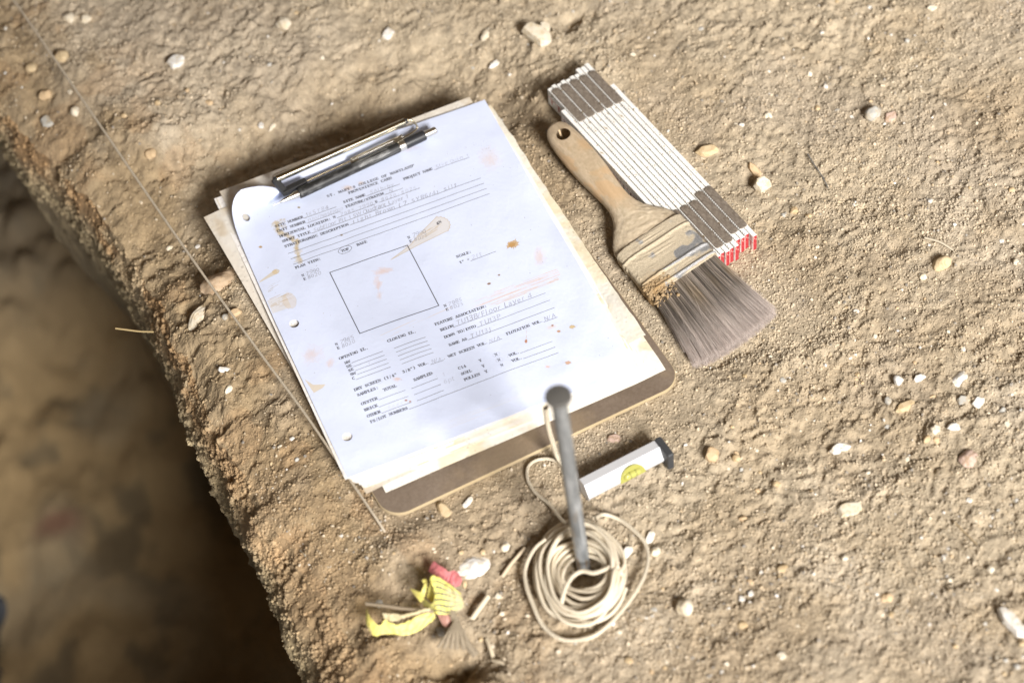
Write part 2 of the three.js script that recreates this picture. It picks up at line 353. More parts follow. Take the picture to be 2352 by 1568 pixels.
// ---------------------------------------------------------------- the form and the sheets under it
const IN = 0.0254, FW = 8.5 * IN, FH = 11 * IN, TOP = 0.012;
const formPrint = (() => {
  const W = 1583, H = 2048, k = H / 11, c = document.createElement('canvas');
  c.width = W; c.height = H;
  const g = c.getContext('2d'), R = rng(5);
  g.fillStyle = 'rgb(210,219,242)'; g.fillRect(0, 0, W, H);
  // ---- dirt: dried splashes, smears and specks
  const blot = (x, y, rx, ry, turn, col, alpha, ragged = 0.12, seed = 1, rim = 0.5) => {
    const q = rng(seed * 77 + 3), n = 46, pts = [];
    for (let i = 0; i < n; i++) { const a = (i / n) * Math.PI * 2, s = 1 + ragged * (q() * 2 - 1) + (q() > 0.86 ? ragged * 1.6 : 0); pts.push([Math.cos(a) * rx * s, Math.sin(a) * ry * s]); }
    g.save(); g.translate(x * k, y * k); g.rotate(turn); g.beginPath();
    pts.forEach(([a, b], i) => (i ? g.lineTo(a * k, b * k) : g.moveTo(a * k, b * k))); g.closePath();
    g.globalAlpha = alpha; g.fillStyle = col; g.fill();
    g.globalAlpha = alpha * rim * 0.6; g.strokeStyle = 'rgb(150,110,60)'; g.lineWidth = 3; g.stroke(); g.restore();
  };
  const streaks = (x, y, len, wide, turn, n, col, alpha, seed) => {
    const q = rng(seed); g.save(); g.translate(x * k, y * k); g.rotate(turn); g.strokeStyle = col;
    for (let i = 0; i < n; i++) { const a = q() * len, b = a + q() * len * 0.5, o = (q() - 0.5) * wide; g.globalAlpha = alpha * (0.3 + 0.7 * q()); g.lineWidth = 1 + 4 * q(); g.beginPath(); g.moveTo(a * k, o * k); g.lineTo(Math.min(b, len) * k, (o + (q() - 0.5) * 0.03) * k); g.stroke(); }
    g.restore();
  };
  const SAND = 'rgb(203,179,134)', TAN = 'rgb(208,186,150)', ROSE = 'rgb(214,180,160)';
  // the big splash right of the lines, with its tail to the lower left
  g.save(); g.translate(5.42 * k, 3.92 * k); g.rotate(-0.24); g.beginPath(); g.moveTo(0.22 * k, -0.32 * k);
  for (let i = 0; i <= 16; i++) { const a = -1.3 + (i / 16) * 2.75; g.lineTo((0.05 + (0.30 + (i % 2) * 0.03) * Math.cos(a)) * k, (0.31 + (i % 2) * 0.035) * Math.sin(a) * k); }
  g.lineTo(-0.9 * k, 0.20 * k); g.lineTo(-1.75 * k, 0.16 * k); g.lineTo(-1.0 * k, 0.06 * k); g.lineTo(-0.5 * k, -0.12 * k); g.closePath();
  g.globalAlpha = 0.30; g.fillStyle = SAND; g.fill(); g.globalAlpha = 0.28; g.strokeStyle = 'rgb(160,125,70)'; g.lineWidth = 5; g.stroke(); g.restore();
  streaks(4.1, 4.25, 1.5, 0.2, -0.24, 22, 'rgb(180,150,105)', 0.4, 11);
  blot(0.62, 3.49, 0.10, 0.085, 0, SAND, 0.55, 0.08, 2);
  g.save(); g.translate(0.62 * k, 3.49 * k); g.rotate(-0.24); g.beginPath(); g.moveTo(0.05 * k, -0.085 * k); g.lineTo(-0.60 * k, 0.005 * k); g.lineTo(-0.58 * k, 0.04 * k); g.lineTo(0.02 * k, 0.085 * k); g.closePath(); g.globalAlpha = 0.5; g.fillStyle = SAND; g.fill(); g.restore();
  // the wide splash at the left margin
  blot(0.62, 4.66, 0.19, 0.30, 0.1, SAND, 0.26, 0.06, 3);
  g.globalAlpha = 0.24; g.fillStyle = SAND; g.fillRect(0.03 * k, 4.40 * k, 0.56 * k, 0.50 * k); g.globalAlpha = 1;
  streaks(0.02, 4.62, 0.75, 0.55, -0.06, 30, 'rgb(170,140,100)', 0.5, 12);
  streaks(0.1, 4.1, 0.6, 0.3, -0.2, 9, 'rgb(150,130,105)', 0.6, 13);
  blot(7.12, 5.49, 0.16, 0.12, 0.2, 'rgb(190,150,95)', 0.75, 0.28, 4); blot(7.08, 5.50, 0.09, 0.07, 0, 'rgb(178,134,76)', 0.7, 0.2, 5);
  g.save(); g.translate(0.12 * k, 7.72 * k); g.beginPath(); g.moveTo(-0.05 * k, -0.28 * k); g.lineTo(0.10 * k, 0.0); g.lineTo(0.42 * k, 0.14 * k); g.lineTo(0.30 * k, 0.22 * k); g.lineTo(0.02 * k, 0.27 * k); g.closePath(); g.globalAlpha = 0.6; g.fillStyle = TAN; g.fill(); g.restore();
  blot(6.10, 8.86, 0.06, 0.035, -1.1, 'rgb(176,120,90)', 0.9, 0.1, 6, 0.2); streaks(6.12, 8.82, 0.42, 0.03, -1.15, 5, 'rgb(190,150,120)', 0.8, 14);
  // the spilt trickle through the first column of words
  for (let i = 0; i < 34; i++) { const t = i / 34, y = 1.75 + 1.75 * t, x = 1.24 + 0.22 * smooth(0, 0.6, t) - 0.08 * Math.sin(t * 9) + 0.1 * (R() - 0.5); blot(x, y, 0.035 + 0.05 * R(), 0.05 + 0.05 * R(), 0.3, 'rgb(190,168,122)', 0.16 + 0.3 * R(), 0.35, 100 + i, 0.3); }
  for (let i = 0; i < 26; i++) blot(1.1 + 0.4 * R(), 1.7 + 0.35 * R(), 0.02 + 0.02 * R(), 0.02, 0, 'rgb(170,150,115)', 0.3, 0.4, 140 + i, 0.2);
  // rosy and buff stains
  for (const [x, y, rx, ry, a] of [[3.39, 4.79, 0.28, 0.10, 0.30], [3.1, 5.1, 0.10, 0.34, 0.26], [3.0, 5.6, 0.07, 0.2, 0.15], [3.62, 1.42, 0.18, 0.11, 0.28], [4.0, 1.40, 0.1, 0.07, 0.25], [0.55, 6.75, 0.30, 0.35, 0.13], [0.9, 7.2, 0.12, 0.2, 0.16], [7.6, 6.2, 0.16, 0.4, 0.16], [7.7, 2.2, 0.30, 0.5, 0.14], [6.3, 9.95, 0.08, 0.05, 0.35], [5.8, 0.75, 0.4, 0.12, 0.10], [2.4, 8.55, 0.15, 0.05, 0.3], [6.95, 8.7, 0.15, 0.07, 0.22]])
    for (let i = 0; i < 7; i++) blot(x + rx * (R() - 0.5) * 0.9, y + ry * (R() - 0.5) * 0.9, rx * (0.4 + 0.4 * R()), ry * (0.4 + 0.4 * R()), R(), ROSE, a * 0.5, 0.3, 200 + i + Math.round(x * 10), 0.05);
  streaks(5.0, 7.0, 2.9, 0.28, 0.0, 60, 'rgb(214,176,150)', 0.42, 15); streaks(5.4, 7.25, 2.4, 0.12, -0.02, 40, 'rgb(206,170,140)', 0.4, 16);
  streaks(2.3, 7.05, 2.4, 0.3, -0.1, 16, 'rgb(214,184,164)', 0.28, 17); streaks(0.15, 10.55, 8, 0.25, 0, 24, 'rgb(222,205,190)', 0.25, 18);
  for (const [x, y, r, col] of [[0.52, 2.43, 0.045, 'rgb(176,140,96)'], [2.04, 1.50, 0.032, 'rgb(122,116,70)'], [2.8, 3.01, 0.032, 'rgb(110,95,60)'], [7.45, 8.95, 0.07, SAND], [7.05, 8.93, 0.045, 'rgb(190,140,105)'], [6.98, 8.66, 0.03, 'rgb(150,100,90)'], [5.12, 9.33, 0.0, SAND], [6.85, 10.05, 0.07, 'rgb(202,160,135)'], [2.35, 9.3, 0.03, 'rgb(150,80,66)'], [2.44, 9.38, 0.025, 'rgb(170,96,80)'], [6.33, 6.35, 0.03, 'rgb(130,110,100)'], [5.95, 6.52, 0.045, 'rgb(124,96,80)']]) if (r) blot(x, y, r, r * 0.75, 0.3, col, 0.9, 0.22, Math.round(x * 100 + y), 0.4);
  for (let i = 0; i < 150; i++) { const x = R() * 8.4, y = R() * 10.9, r = 0.004 + 0.013 * R() * R(); g.globalAlpha = 0.3 + 0.6 * R(); g.fillStyle = R() > 0.6 ? 'rgb(120,98,78)' : 'rgb(84,76,72)'; g.beginPath(); g.ellipse(x * k, y * k, r * k, r * k * (0.6 + 0.6 * R()), R() * 3, 0, 7); g.fill(); }
  for (let i = 0; i < 130; i++) { const x = 5.6 + 2.4 * Math.sqrt(R()), y = 1.0 + 2.0 * R() * R() + 0.4; g.globalAlpha = 0.25 + 0.4 * R(); g.fillStyle = 'rgb(110,100,98)'; g.beginPath(); g.arc(x * k, y * k, (0.003 + 0.010 * R() * R()) * k, 0, 7); g.fill(); }
  // ---- typed words, one letter to a cell
  g.globalAlpha = 1; g.textBaseline = 'alphabetic'; g.textAlign = 'center';
  const type = (x, y, s, pitch = 0.0788, col = 'rgb(50,50,57)') => { g.fillStyle = col; g.font = `bold ${Math.round(0.130 * k)}px serif`; [...s].forEach((ch, i) => { const wide = 'MWN'.includes(ch); g.save(); g.translate((x + (i + 0.5) * pitch) * k, (y + 0.004 * (R() - 0.5)) * k); if (wide) g.scale(0.82, 1); else if ('IJ'.includes(ch)) g.scale(1.25, 1); g.fillText(ch, 0, 0); g.strokeStyle = col; g.lineWidth = 0.6; g.strokeText(ch, 0, 0); g.restore(); }); };
  const line = (x0, y0, x1, y1 = y0, w = 2.4) => { g.strokeStyle = 'rgb(84,84,92)'; g.lineWidth = w; g.beginPath(); g.moveTo(x0 * k, y0 * k); g.lineTo(x1 * k, y1 * k); g.stroke(); };
  type(2.92, 1.50, 'ST. MARY\u2019S COLLEGE OF MARYLAND', 0.0900); type(5.60, 1.50, '\u201d', 0.08); type(3.53, 1.65, 'PROVENIENCE CARD', 0.0852);
  type(1.16, 1.93, 'SITE NUMBER'); line(2.03, 1.95, 3.04); type(3.28, 1.92, 'SITE NAME', 0.0760); line(3.98, 1.94, 5.02); type(5.18, 1.86, 'PROJECT NAME', 0.0765); line(6.13, 1.89, 7.24);
  type(1.16, 2.13, 'UNIT NUMBER'); line(2.04, 2.16, 3.09); type(3.28, 2.11, 'FEATURE/STRATUM'); line(4.48, 2.13, 5.04);
  type(1.16, 2.34, 'HORIZONTAL LOCATION:'); type(2.81, 2.33, 'N'); line(2.91, 2.35, 4.10); type(4.12, 2.32, 'E'); line(4.22, 2.34, 5.5);
  type(1.16, 2.55, 'SHORT TITLE'); line(2.04, 2.57, 4.57); type(1.16, 2.76, 'STRATIGRAPHIC DESCRIPTION'); line(3.15, 2.77, 7.24);
  for (const y of [3.0, 3.22, 3.44]) line(1.17, y, 7.24);
  type(1.17, 3.63, 'PLAN VIEW:'); type(2.58, 3.62, 'TOP'); type(3.06, 3.61, 'BASE'); type(5.43, 3.84, 'gN');
  g.strokeStyle = 'rgb(90,92,104)'; g.lineWidth = 2.4; g.beginPath(); g.ellipse(2.70 * k, 3.57 * k, 0.20 * k, 0.125 * k, -0.05, 0, 7); g.stroke();
  for (const [x, y] of [[1.24, 4.0], [4.48, 3.99], [4.50, 6.76], [1.25, 6.73]]) { type(x, y, 'N'); type(x, y + 0.145, 'E'); }
  g.lineWidth = 4; g.strokeStyle = 'rgb(40,40,46)'; g.strokeRect(2.01 * k, 4.19 * k, 2.37 * k, 2.44 * k);
  type(5.48, 5.25, 'SCALE:'); type(5.48, 5.48, '1\u201d ='); line(5.80, 5.52, 6.58);
  type(4.02, 7.26, 'FEATURE ASSOCIATION:'); type(4.09, 7.51, 'BELOW'); line(4.49, 7.52, 7.26); type(4.10, 7.79, 'DOWN TO/INTO'); line(5.06, 7.81, 7.27); type(4.11, 8.10, 'SAME AS'); line(4.67, 8.11, 7.28);
  type(3.95, 8.46, 'WET SCREEN VOL.'); line(5.14, 8.48, 5.54); type(5.70, 8.43, 'FLOTATION VOL.'); line(6.80, 8.45, 7.22);
  type(1.18, 7.24, 'OPENING EL.'); type(2.60, 7.27, 'CLOSING EL.');
  ['NW', 'NE', 'SE', 'SW', 'C'].forEach((s, i) => { const y = 7.46 + 0.148 * i; type(1.26, y, s); line(1.44 - (i > 3 ? 0.09 : 0), y + 0.03, 2.37); line(2.69, y + 0.07, 3.63); });
  type(1.18, 8.43, 'DRY SCREEN (1/4\u201d  3/8\u201d) VOL.', 0.0788); line(3.40, 8.48, 3.79);
  type(1.19, 8.63, 'SAMPLES:'); type(1.90, 8.78, 'TOTAL'); type(2.78, 8.81, 'SAMPLED');
  ['OYSTER', 'BRICK', 'OTHER'].forEach((s, i) => { const y = 8.95 + 0.22 * i; type(1.19, y, s); line(1.20 + 0.079 * s.length, y + 0.03, 2.46); line(2.62, y + 0.05, 3.41); });
  type(1.20, 9.60, 'FS/LOT NUMBERS'); line(2.32, 9.61, 6.75);
  ['C14', 'SOIL', 'POLLEN'].forEach((s, i) => { const y = 8.97 + 0.215 * i; type(4.04, y, s); type(4.66, y, 'Y'); type(5.13, y, 'N'); if (i < 2) { type(5.47, y + 0.20, 'VOL.'); line(5.79, y + 0.21, 6.75); } });
  // ---- pencil handwriting
  const hand = (x, y, s, size = 0.17, pitch = 0.098, alpha = 0.55) => { let p = x; for (const ch of s) { g.save(); g.translate(p * k, (y + 0.012 * (R() - 0.5)) * k); g.transform(1, 0.02 * (R() - 0.5), -0.22 + 0.12 * (R() - 0.5), 1, 0, 0); g.globalAlpha = alpha * (0.7 + 0.5 * R()); g.strokeStyle = 'rgb(126,126,138)'; g.lineWidth = 2.2; g.font = `${Math.round(size * k * (0.9 + 0.2 * R()))}px sans-serif`; g.textAlign = 'left'; g.fillStyle = 'rgb(112,112,124)'; g.fillText(ch, 0, 0); g.restore(); p += pitch * (ch === ' ' ? 0.7 : 'il1tjfr/'.includes(ch) ? 0.72 : 'mMW'.includes(ch) ? 1.35 : 1); } g.textAlign = 'center'; };
  hand(2.10, 1.92, '18ST84', 0.18, 0.13, 0.5); hand(2.08, 2.14, 'TU13/7985E8020', 0.15, 0.082, 0.4); hand(4.10, 1.93, 'SAlbrby', 0.17, 0.12, 0.45); hand(6.2, 1.86, 'Slve Quart 1', 0.17, 0.1, 0.4); hand(4.62, 2.12, 'N', 0.17, 0.1, 0.5);
  hand(3.02, 2.34, '7985-7990', 0.17, 0.115, 0.45); hand(4.3, 2.33, '8020-8025', 0.17, 0.125, 0.45); hand(2.12, 2.55, 'Subfloor Pit 1 SW Quadrant Layer 1', 0.19, 0.098, 0.6); hand(3.25, 2.77, 'Light Brown (7.5YR6/4) silt', 0.20, 0.135, 0.65);
  for (const [x, y, a, b] of [[1.36, 4.0, '7990', '8020'], [4.62, 4.0, '7990', '8025'], [4.62, 6.76, '7985', '8025'], [1.38, 6.73, '7985', '8020']]) { hand(x, y, a, 0.19, 0.105, 0.62); hand(x, y + 0.15, b, 0.17, 0.105, 0.6); }
  hand(5.85, 5.49, '2ft', 0.2, 0.14, 0.45); hand(4.58, 7.50, 'TU13B/Floor Layer 4', 0.23, 0.135, 0.6); hand(5.15, 7.80, 'TU13P', 0.22, 0.14, 0.58); hand(4.76, 8.10, 'TU13J', 0.22, 0.15, 0.58);
  hand(5.16, 8.46, 'N/A', 0.17, 0.13, 0.6); hand(6.84, 8.43, 'N/A', 0.18, 0.13, 0.6); hand(3.44, 8.46, 'N/A', 0.16, 0.12, 0.6); hand(3.55, 9.0, '1', 0.18, 0.1, 0.3); hand(3.5, 9.25, '6pt', 0.2, 0.12, 0.3); hand(1.8, 9.38, 'Enaz', 0.13, 0.12, 0.2);
  g.globalAlpha = 0.3; g.strokeStyle = 'rgb(120,120,130)'; g.lineWidth = 2; for (const [x, y] of [[5.18, 8.93], [5.18, 9.15], [1.9, 8.4]]) { g.beginPath(); g.ellipse(x * k, y * k, 0.1 * k, 0.08 * k, 0, 0.4, 6.5); g.stroke(); }
  const t = new THREE.CanvasTexture(c);
  t.colorSpace = THREE.SRGBColorSpace;
  return t;
})();
const paperBump = texture(256, 256, (x, y) => 0.5 * wrapNoise(x, y, 6, 21) + 0.35 * wrapNoise(x, y, 14, 22) + 0.15 * wrapNoise(x, y, 64, 23));
paperBump.repeat.set(2, 2);
const formM = new THREE.MeshStandardMaterial({ map: formPrint, roughness: 0.75, side: THREE.DoubleSide, bumpMap: paperBump, bumpScale: 0.0004 });

// A sheet with punched holes. place(a, b) puts the paper point (a across, b down) into the world.
function sheetGeometry(w, h, nu, nv, place, holes = [], ragged = 0) {
  const R = 0.0036, P = [];
  for (let j = 0; j <= nv; j++) for (let i = 0; i <= nu; i++) {
    let a = (i / nu) * w, b = (j / nv) * h;
    if (ragged) { if (i === nu) a += ragged * fbm(b * 160, 3, 3, 171); if (j === nv) b += ragged * fbm(a * 160, 9, 3, 172); }
    for (const [p, q] of holes) { const dx = a - p, dy = b - q, d = Math.hypot(dx, dy); if (d > 1e-9 && d < R * 1.45 && d > R * 0.55) { a = p + (dx / d) * R; b = q + (dy / d) * R; } }
    P.push([a, b]);
  }
  return grid(nu, nv, (i, j) => { const [a, b] = P[j * (nu + 1) + i], [x, y, z] = place(a, b); return [x, y, z, [a / w, 1 - b / h]]; }, {
    skip: (i, j) => { if (!holes.length) return false; const m = [0, 1, nu + 1, nu + 2].map((k) => P[j * (nu + 1) + i + k]), a = (m[0][0] + m[1][0] + m[2][0] + m[3][0]) / 4, b = (m[0][1] + m[1][1] + m[2][1] + m[3][1]) / 4; return holes.some(([p, q]) => Math.hypot(a - p, b - q) < R * 0.92); },
  });
}
const PUNCHED = [[0.46 * IN, 1.25 * IN], [0.46 * IN, 5.5 * IN], [0.46 * IN, 9.75 * IN]];
{ // the top form: its upper left corner curls up beside the clip
  const L = [[0, 553, 437, 0.0285], [0.0085, 546, 441, 0.0270], [0.015, 537, 455, 0.0240], [0.0221, 532, 475, 0.0205], [0.0285, 533, 494, 0.0180], [0.0394, 540, 524, 0.0152], [0.0524, 552, 556, 0.0135], [0.0769, 576, 613, 0.0123]]
    .map(([b, px, py, y]) => { const p = at(px, py, y); return [b, p.x, p.y - TOP, p.z - b]; });
  const T = [[0, 553, 437, 0.0285], [0.0077, 576, 431, 0.0275], [0.0161, 600, 427, 0.0250], [0.0263, 630, 430, 0.0205], [0.0321, 645, 437, 0.0165]]
    .map(([a, px, py, y]) => { const p = at(px, py, y); return [a, p.x - a, p.y - TOP, p.z]; });
  T.push([0.043, 0.0015, 0.0022, 0.004], [0.07, 0, 0.0070, 0.009], [0.11, 0, 0.0060, 0.006], [0.135, 0, 0.0045, 0.002], [0.16, 0, 0.0008, 0], [0.2159, 0, 0, 0]);
  L.push([0.13, 0, 0, 0]);
  const f = (tab, k) => { const q = lut(tab.map((r) => [r[0], r[k]])); return (v) => (q(v - 0.003) + q(v) * 2 + q(v + 0.003)) / 4; };
  const LX = [1, 2, 3].map((k) => f(L, k)), TX = [1, 2, 3].map((k) => f(T, k)), O = [1, 2, 3].map((k) => (L[0][k] + T[0][k]) / 2);
  const fa = (a, b) => 1 - smooth(0, lerp(0.040, 0.019, smooth(0, 0.03, b)), a), fb = (b, a) => 1 - smooth(0, lerp(0.026, 0.020, smooth(0.03, 0.055, a)), b);
  const place = (a, b) => {
    const d = [0, 1, 2].map((k) => LX[k](b) * fa(a, b) + TX[k](a) * fb(b, a) - O[k] * fa(a, b) * fb(b, a));
    const wave = 0.0009 * noise2(a * 16, b * 16, 181) + 0.0003 * noise2(a * 60, b * 45, 182) + 0.0012 * smooth(0.20, 0.2159, a) * Math.sin(b * 40) * smooth(0.05, 0.12, b) - 0.0009 * smooth(0.26, 0.28, b);
    return [a + d[0], TOP + d[1] + wave, b + d[2]];
  };
  const form = mesh('printed_form', sheetGeometry(FW, FH, 144, 186, place, PUNCHED), formM);
  tag(form, 'white printed provenience form with pencil notes and mud stains, topmost sheet under the clip', 'form');
}
const stainMap = (base, warm, seed, amount) => texture(256, 330, (x, y) => {
  const edge = Math.min(x, 1 - x, y, 1 - y), n = fbm(x * 9, y * 11, 4, seed);
  const t = amount * smooth(0.1, 0.75, n) + 0.25 * amount * smooth(0.02, 0.0, edge + 0.02 * n), s = noise2(x * 120, y * 150, seed + 9) > 0.9 ? 0.12 : 0;
  return base.map((v, k) => lerp(v, warm[k], clamp(t)) - s);
}, { srgb: true, repeat: false });
const WHITE = stainMap([0.94, 0.93, 0.92], [0.90, 0.86, 0.78], 301, 0.4), CREAM = stainMap([0.90, 0.885, 0.84], [0.86, 0.79, 0.64], 302, 0.6), OLD = stainMap([0.88, 0.86, 0.82], [0.76, 0.68, 0.56], 303, 0.5), CREAMY = stainMap([0.93, 0.92, 0.89], [0.87, 0.80, 0.64], 304, 0.6);
const sheetM = [WHITE, CREAM, OLD, CREAMY].map((map) => new THREE.MeshStandardMaterial({ map, roughness: 0.85, side: THREE.DoubleSide, bumpMap: paperBump, bumpScale: 0.0012 }));
function sheet(name, label, x0, z0, degrees, y, m, { w = FW, h = FH, holes = [], ragged = 0, lift, group, nu = 40, nv = 54 } = {}) {
  const r = degrees * Math.PI / 180, cs = Math.cos(r), sn = Math.sin(r);
  const place = (a, b) => [x0 + a * cs + b * sn, y + (lift ? lift(a, b) : 0), z0 - a * sn + b * cs];
  return tag(mesh(name, sheetGeometry(w, h, holes.length ? 108 : nu, holes.length ? 140 : nv, place, holes, ragged), m), label, 'paper sheet', group);
}
// clean sheets right under the form: their lower edges fan out
const R1 = rng(17);
sheet('paper_sheet', 'clean white punched sheet showing as a thin rim along the left of the printed form', -0.0022, 0.0006, 0.05, TOP - 0.0006, sheetM[0], { holes: PUNCHED, lift: (a, b) => -0.0008 * smooth(0.04, 0, b) - 0.001 });
for (let i = 0; i < 9; i++) {
  const t = i / 8;
  sheet('paper_sheet', 'thin white sheet in the fanned lower edge of the pile beneath the printed form', -0.0005 + 0.0030 * t + 0.0016 * (R1() - 0.5), 0.0012 + 0.0088 * t + 0.001 * (R1() - 0.5), 0.3 + 0.9 * t + 0.5 * (R1() - 0.5), TOP - 0.0020 - 0.0038 * t, sheetM[i % 3 === 1 ? 3 : 0],
    { group: 'white sheets piled beneath the printed form', holes: i === 0 ? PUNCHED : [], lift: (a, b) => 0.0007 * noise2(a * 18 + i, b * 18, 190 + i) - 0.0012 * smooth(0.25, 0.285, b) * (1 - t) });
}
sheet('paper_sheet', 'yellowed rough edged sheet sticking out along the right side of the printed form', 0.0046, 0.0120, 2.9, 0.0068, sheetM[1], { h: 0.2545, ragged: 0.0005, lift: (a, b) => 0.0035 * smooth(0.195, 0.216, a) * smooth(0.15, 0.25, b) + 0.0012 * noise2(a * 20, b * 30, 195) });
sheet('paper_sheet', 'white sheet whose yellowed corner lies lowest on the bare board', 0.0052, 0.0185, 3.1, 0.0056, sheetM[3], { w: 0.2145, lift: (a, b) => 0.0016 * smooth(0.19, 0.215, a) * smooth(0.24, 0.28, b) + 0.0008 * noise2(a * 20, b * 26, 196) - 0.0012 * smooth(0.27, 0.28, b) });
sheet('paper_sheet', 'grey white sheet whose plain corner sticks out above the curled corner of the form', 0.0036, -0.0034, 1.7, 0.0062, sheetM[2], { w: 0.2036, lift: (a, b) => 0.0046 * smooth(0.12, 0.0, b) });
sheet('paper_sheet', 'cream punched sheet turned askew, its corner furthest left of the pile', -0.0150, 0.0146, 4.7, 0.0046, sheetM[2], { holes: [[0.0145, 0.0306], [0.0145, 0.139]], lift: (a, b) => 0.0052 * smooth(0.16, 0.02, b) + 0.0018 * Math.sin(a * 30) * smooth(0.06, 0.01, a) });

// ---------------------------------------------------------------- the clipboard
{
  const board = thing('clipboard', 'worn brown hardboard clipboard with rounded corners and a chrome wire clip', 'clipboard', V(0.0145, 0, 0.3185));
  board.rotation.y = 5.0 * Math.PI / 180;
  const w = 0.2285, h = 0.312, r = 0.016, s = new THREE.Shape();
  s.moveTo(r, 0); s.lineTo(w - r, 0); s.absarc(w - r, r, r, -Math.PI / 2, 0); s.lineTo(w, h - r); s.absarc(w - r, h - r, r, 0, Math.PI / 2); s.lineTo(r, h); s.absarc(r, h - r, r, Math.PI / 2, Math.PI); s.lineTo(0, r); s.absarc(r, r, r, Math.PI, 1.5 * Math.PI);
  const g = new THREE.ExtrudeGeometry(s, { depth: 0.0022, bevelEnabled: true, bevelThickness: 0.0005, bevelSize: 0.0005, bevelSegments: 2, curveSegments: 16 });
  g.rotateX(-Math.PI / 2); g.translate(0, 0.0006, 0);
  const hard = texture(512, 512, (x, y) => {
    const n = fbm(x * 7, y * 7, 4, 401), f = noise2(x * 160, y * 160, 402), sc = Math.abs(noise2(x * 40 + 3 * y * 10, y * 6, 403)) < 0.012 && noise2(x * 9, y * 9, 404) > 0.2 ? 0.10 : 0;
    const dust = smooth(0.15, 0.8, fbm(x * 5 + 3, y * 5, 4, 405));
    return [0.475, 0.42, 0.365].map((v, k) => lerp(v + 0.03 * n + 0.02 * f + sc, [0.62, 0.54, 0.42][k], 0.45 * dust));
  }, { srgb: true });
  hard.repeat.set(4.3, 4.3);
  const hardM = new THREE.MeshStandardMaterial({ map: hard, roughness: 0.55, bumpMap: soilBump, bumpScale: 0.0002 });
  const rim = texture(128, 64, (x, y) => [0.70, 0.63, 0.50].map((v) => v + 0.08 * (wrapNoise(x, y, 30, 7) - 0.5)), { srgb: true });
  mesh('board', g, [hardM, new THREE.MeshStandardMaterial({ map: rim, roughness: 0.95 })], board);
  const inv = (p) => board.worldToLocal(p.clone());
  board.updateMatrixWorld(true);
  const chrome = new THREE.MeshStandardMaterial({ color: new THREE.Color().setRGB(0.52, 0.48, 0.38), metalness: 1, roughness: 0.16 });
  const wireM = new THREE.MeshStandardMaterial({ color: new THREE.Color().setRGB(0.50, 0.43, 0.30), metalness: 1, roughness: 0.35 });
  const rubber = plain(0.020, 0.020, 0.021, 0.55, { bumpMap: soilBump, bumpScale: 0.0002 });
  const A = inv(at(634, 411, 0.026)), B = inv(at(929, 280, 0.026));
  const clip = new THREE.Group(); clip.name = 'clip'; board.add(clip);
  mesh('tube', rod(A, B, 0.0029, 0.0029, 28), chrome, clip);
  const ax = B.clone().sub(A).normalize();
  for (const [p, q] of [[A, -1], [B, 1]]) mesh('end_cap', rod(p.clone().addScaledVector(ax, q * 0.0002), p.clone().addScaledVector(ax, q * 0.0022), 0.0021, 0.0018, 18), plain(0.03, 0.03, 0.03, 0.5), clip);
  const c0 = inv(at(652, 441, 0.0195)), c1 = inv(at(697, 419, 0.0190)), c2 = inv(at(948, 304, 0.0175)), c3 = inv(at(958, 292, 0.0185));
  const A1 = A.clone().addScaledVector(ax, -0.0012), B1 = B.clone().addScaledVector(ax, 0.0042);
  mesh('wire_frame', tube([A.clone().addScaledVector(ax, 0.004), A1, A1.clone().lerp(c0, 0.5), c0.clone().addScaledVector(ax, -0.0005), c0.clone().addScaledVector(ax, 0.004), c1, c1.clone().lerp(c2, 0.5), c2, c3, c3.clone().lerp(B1, 0.55).add(V(0, 0.002, 0)), B1, B.clone().addScaledVector(ax, -0.004)], 0.0008, { seg: 120, sides: 10 }), wireM, clip);
  // the rubber sleeve: an angular L over the wire's left corner
  const up = V(0, 1, 0), armA = A1.clone().lerp(c0, 0.10), armC = c1;
  const bar = (p, q, wide, tall) => { const d = q.clone().sub(p), b = new RoundedBoxGeometry(d.length() + wide * 0.9, tall, wide, 3, 0.0011); const m = new THREE.Matrix4(), x = d.clone().normalize(), zz = x.clone().cross(up).normalize(), yy = zz.clone().cross(x); m.makeBasis(x, yy, zz); m.setPosition(p.clone().add(q).multiplyScalar(0.5)); b.applyMatrix4(m); return b; };
  const k0 = c0.clone().addScaledVector(ax, 0.0006);
  mesh('rubber_grip', mergeGeometries([bar(armA, k0, 0.0050, 0.0046), bar(k0, armC, 0.0052, 0.0048)]), rubber, clip);
  const mid = A.clone().lerp(B, 0.5), pl = new RoundedBoxGeometry(0.104, 0.0009, 0.020, 2, 0.0004); pl.translate(mid.x, 0.0042, mid.z - 0.011);
  mesh('base_plate', pl, chrome, clip);
  for (const x of [0.40, 0.60]) { const rv = new THREE.SphereGeometry(0.0035, 16, 8, 0, 7, 0, 1.5); rv.scale(1, 0.4, 1); rv.translate(lerp(A.x, B.x, x), 0.0046, mid.z - 0.015); mesh('rivet', rv, chrome, clip); }
}

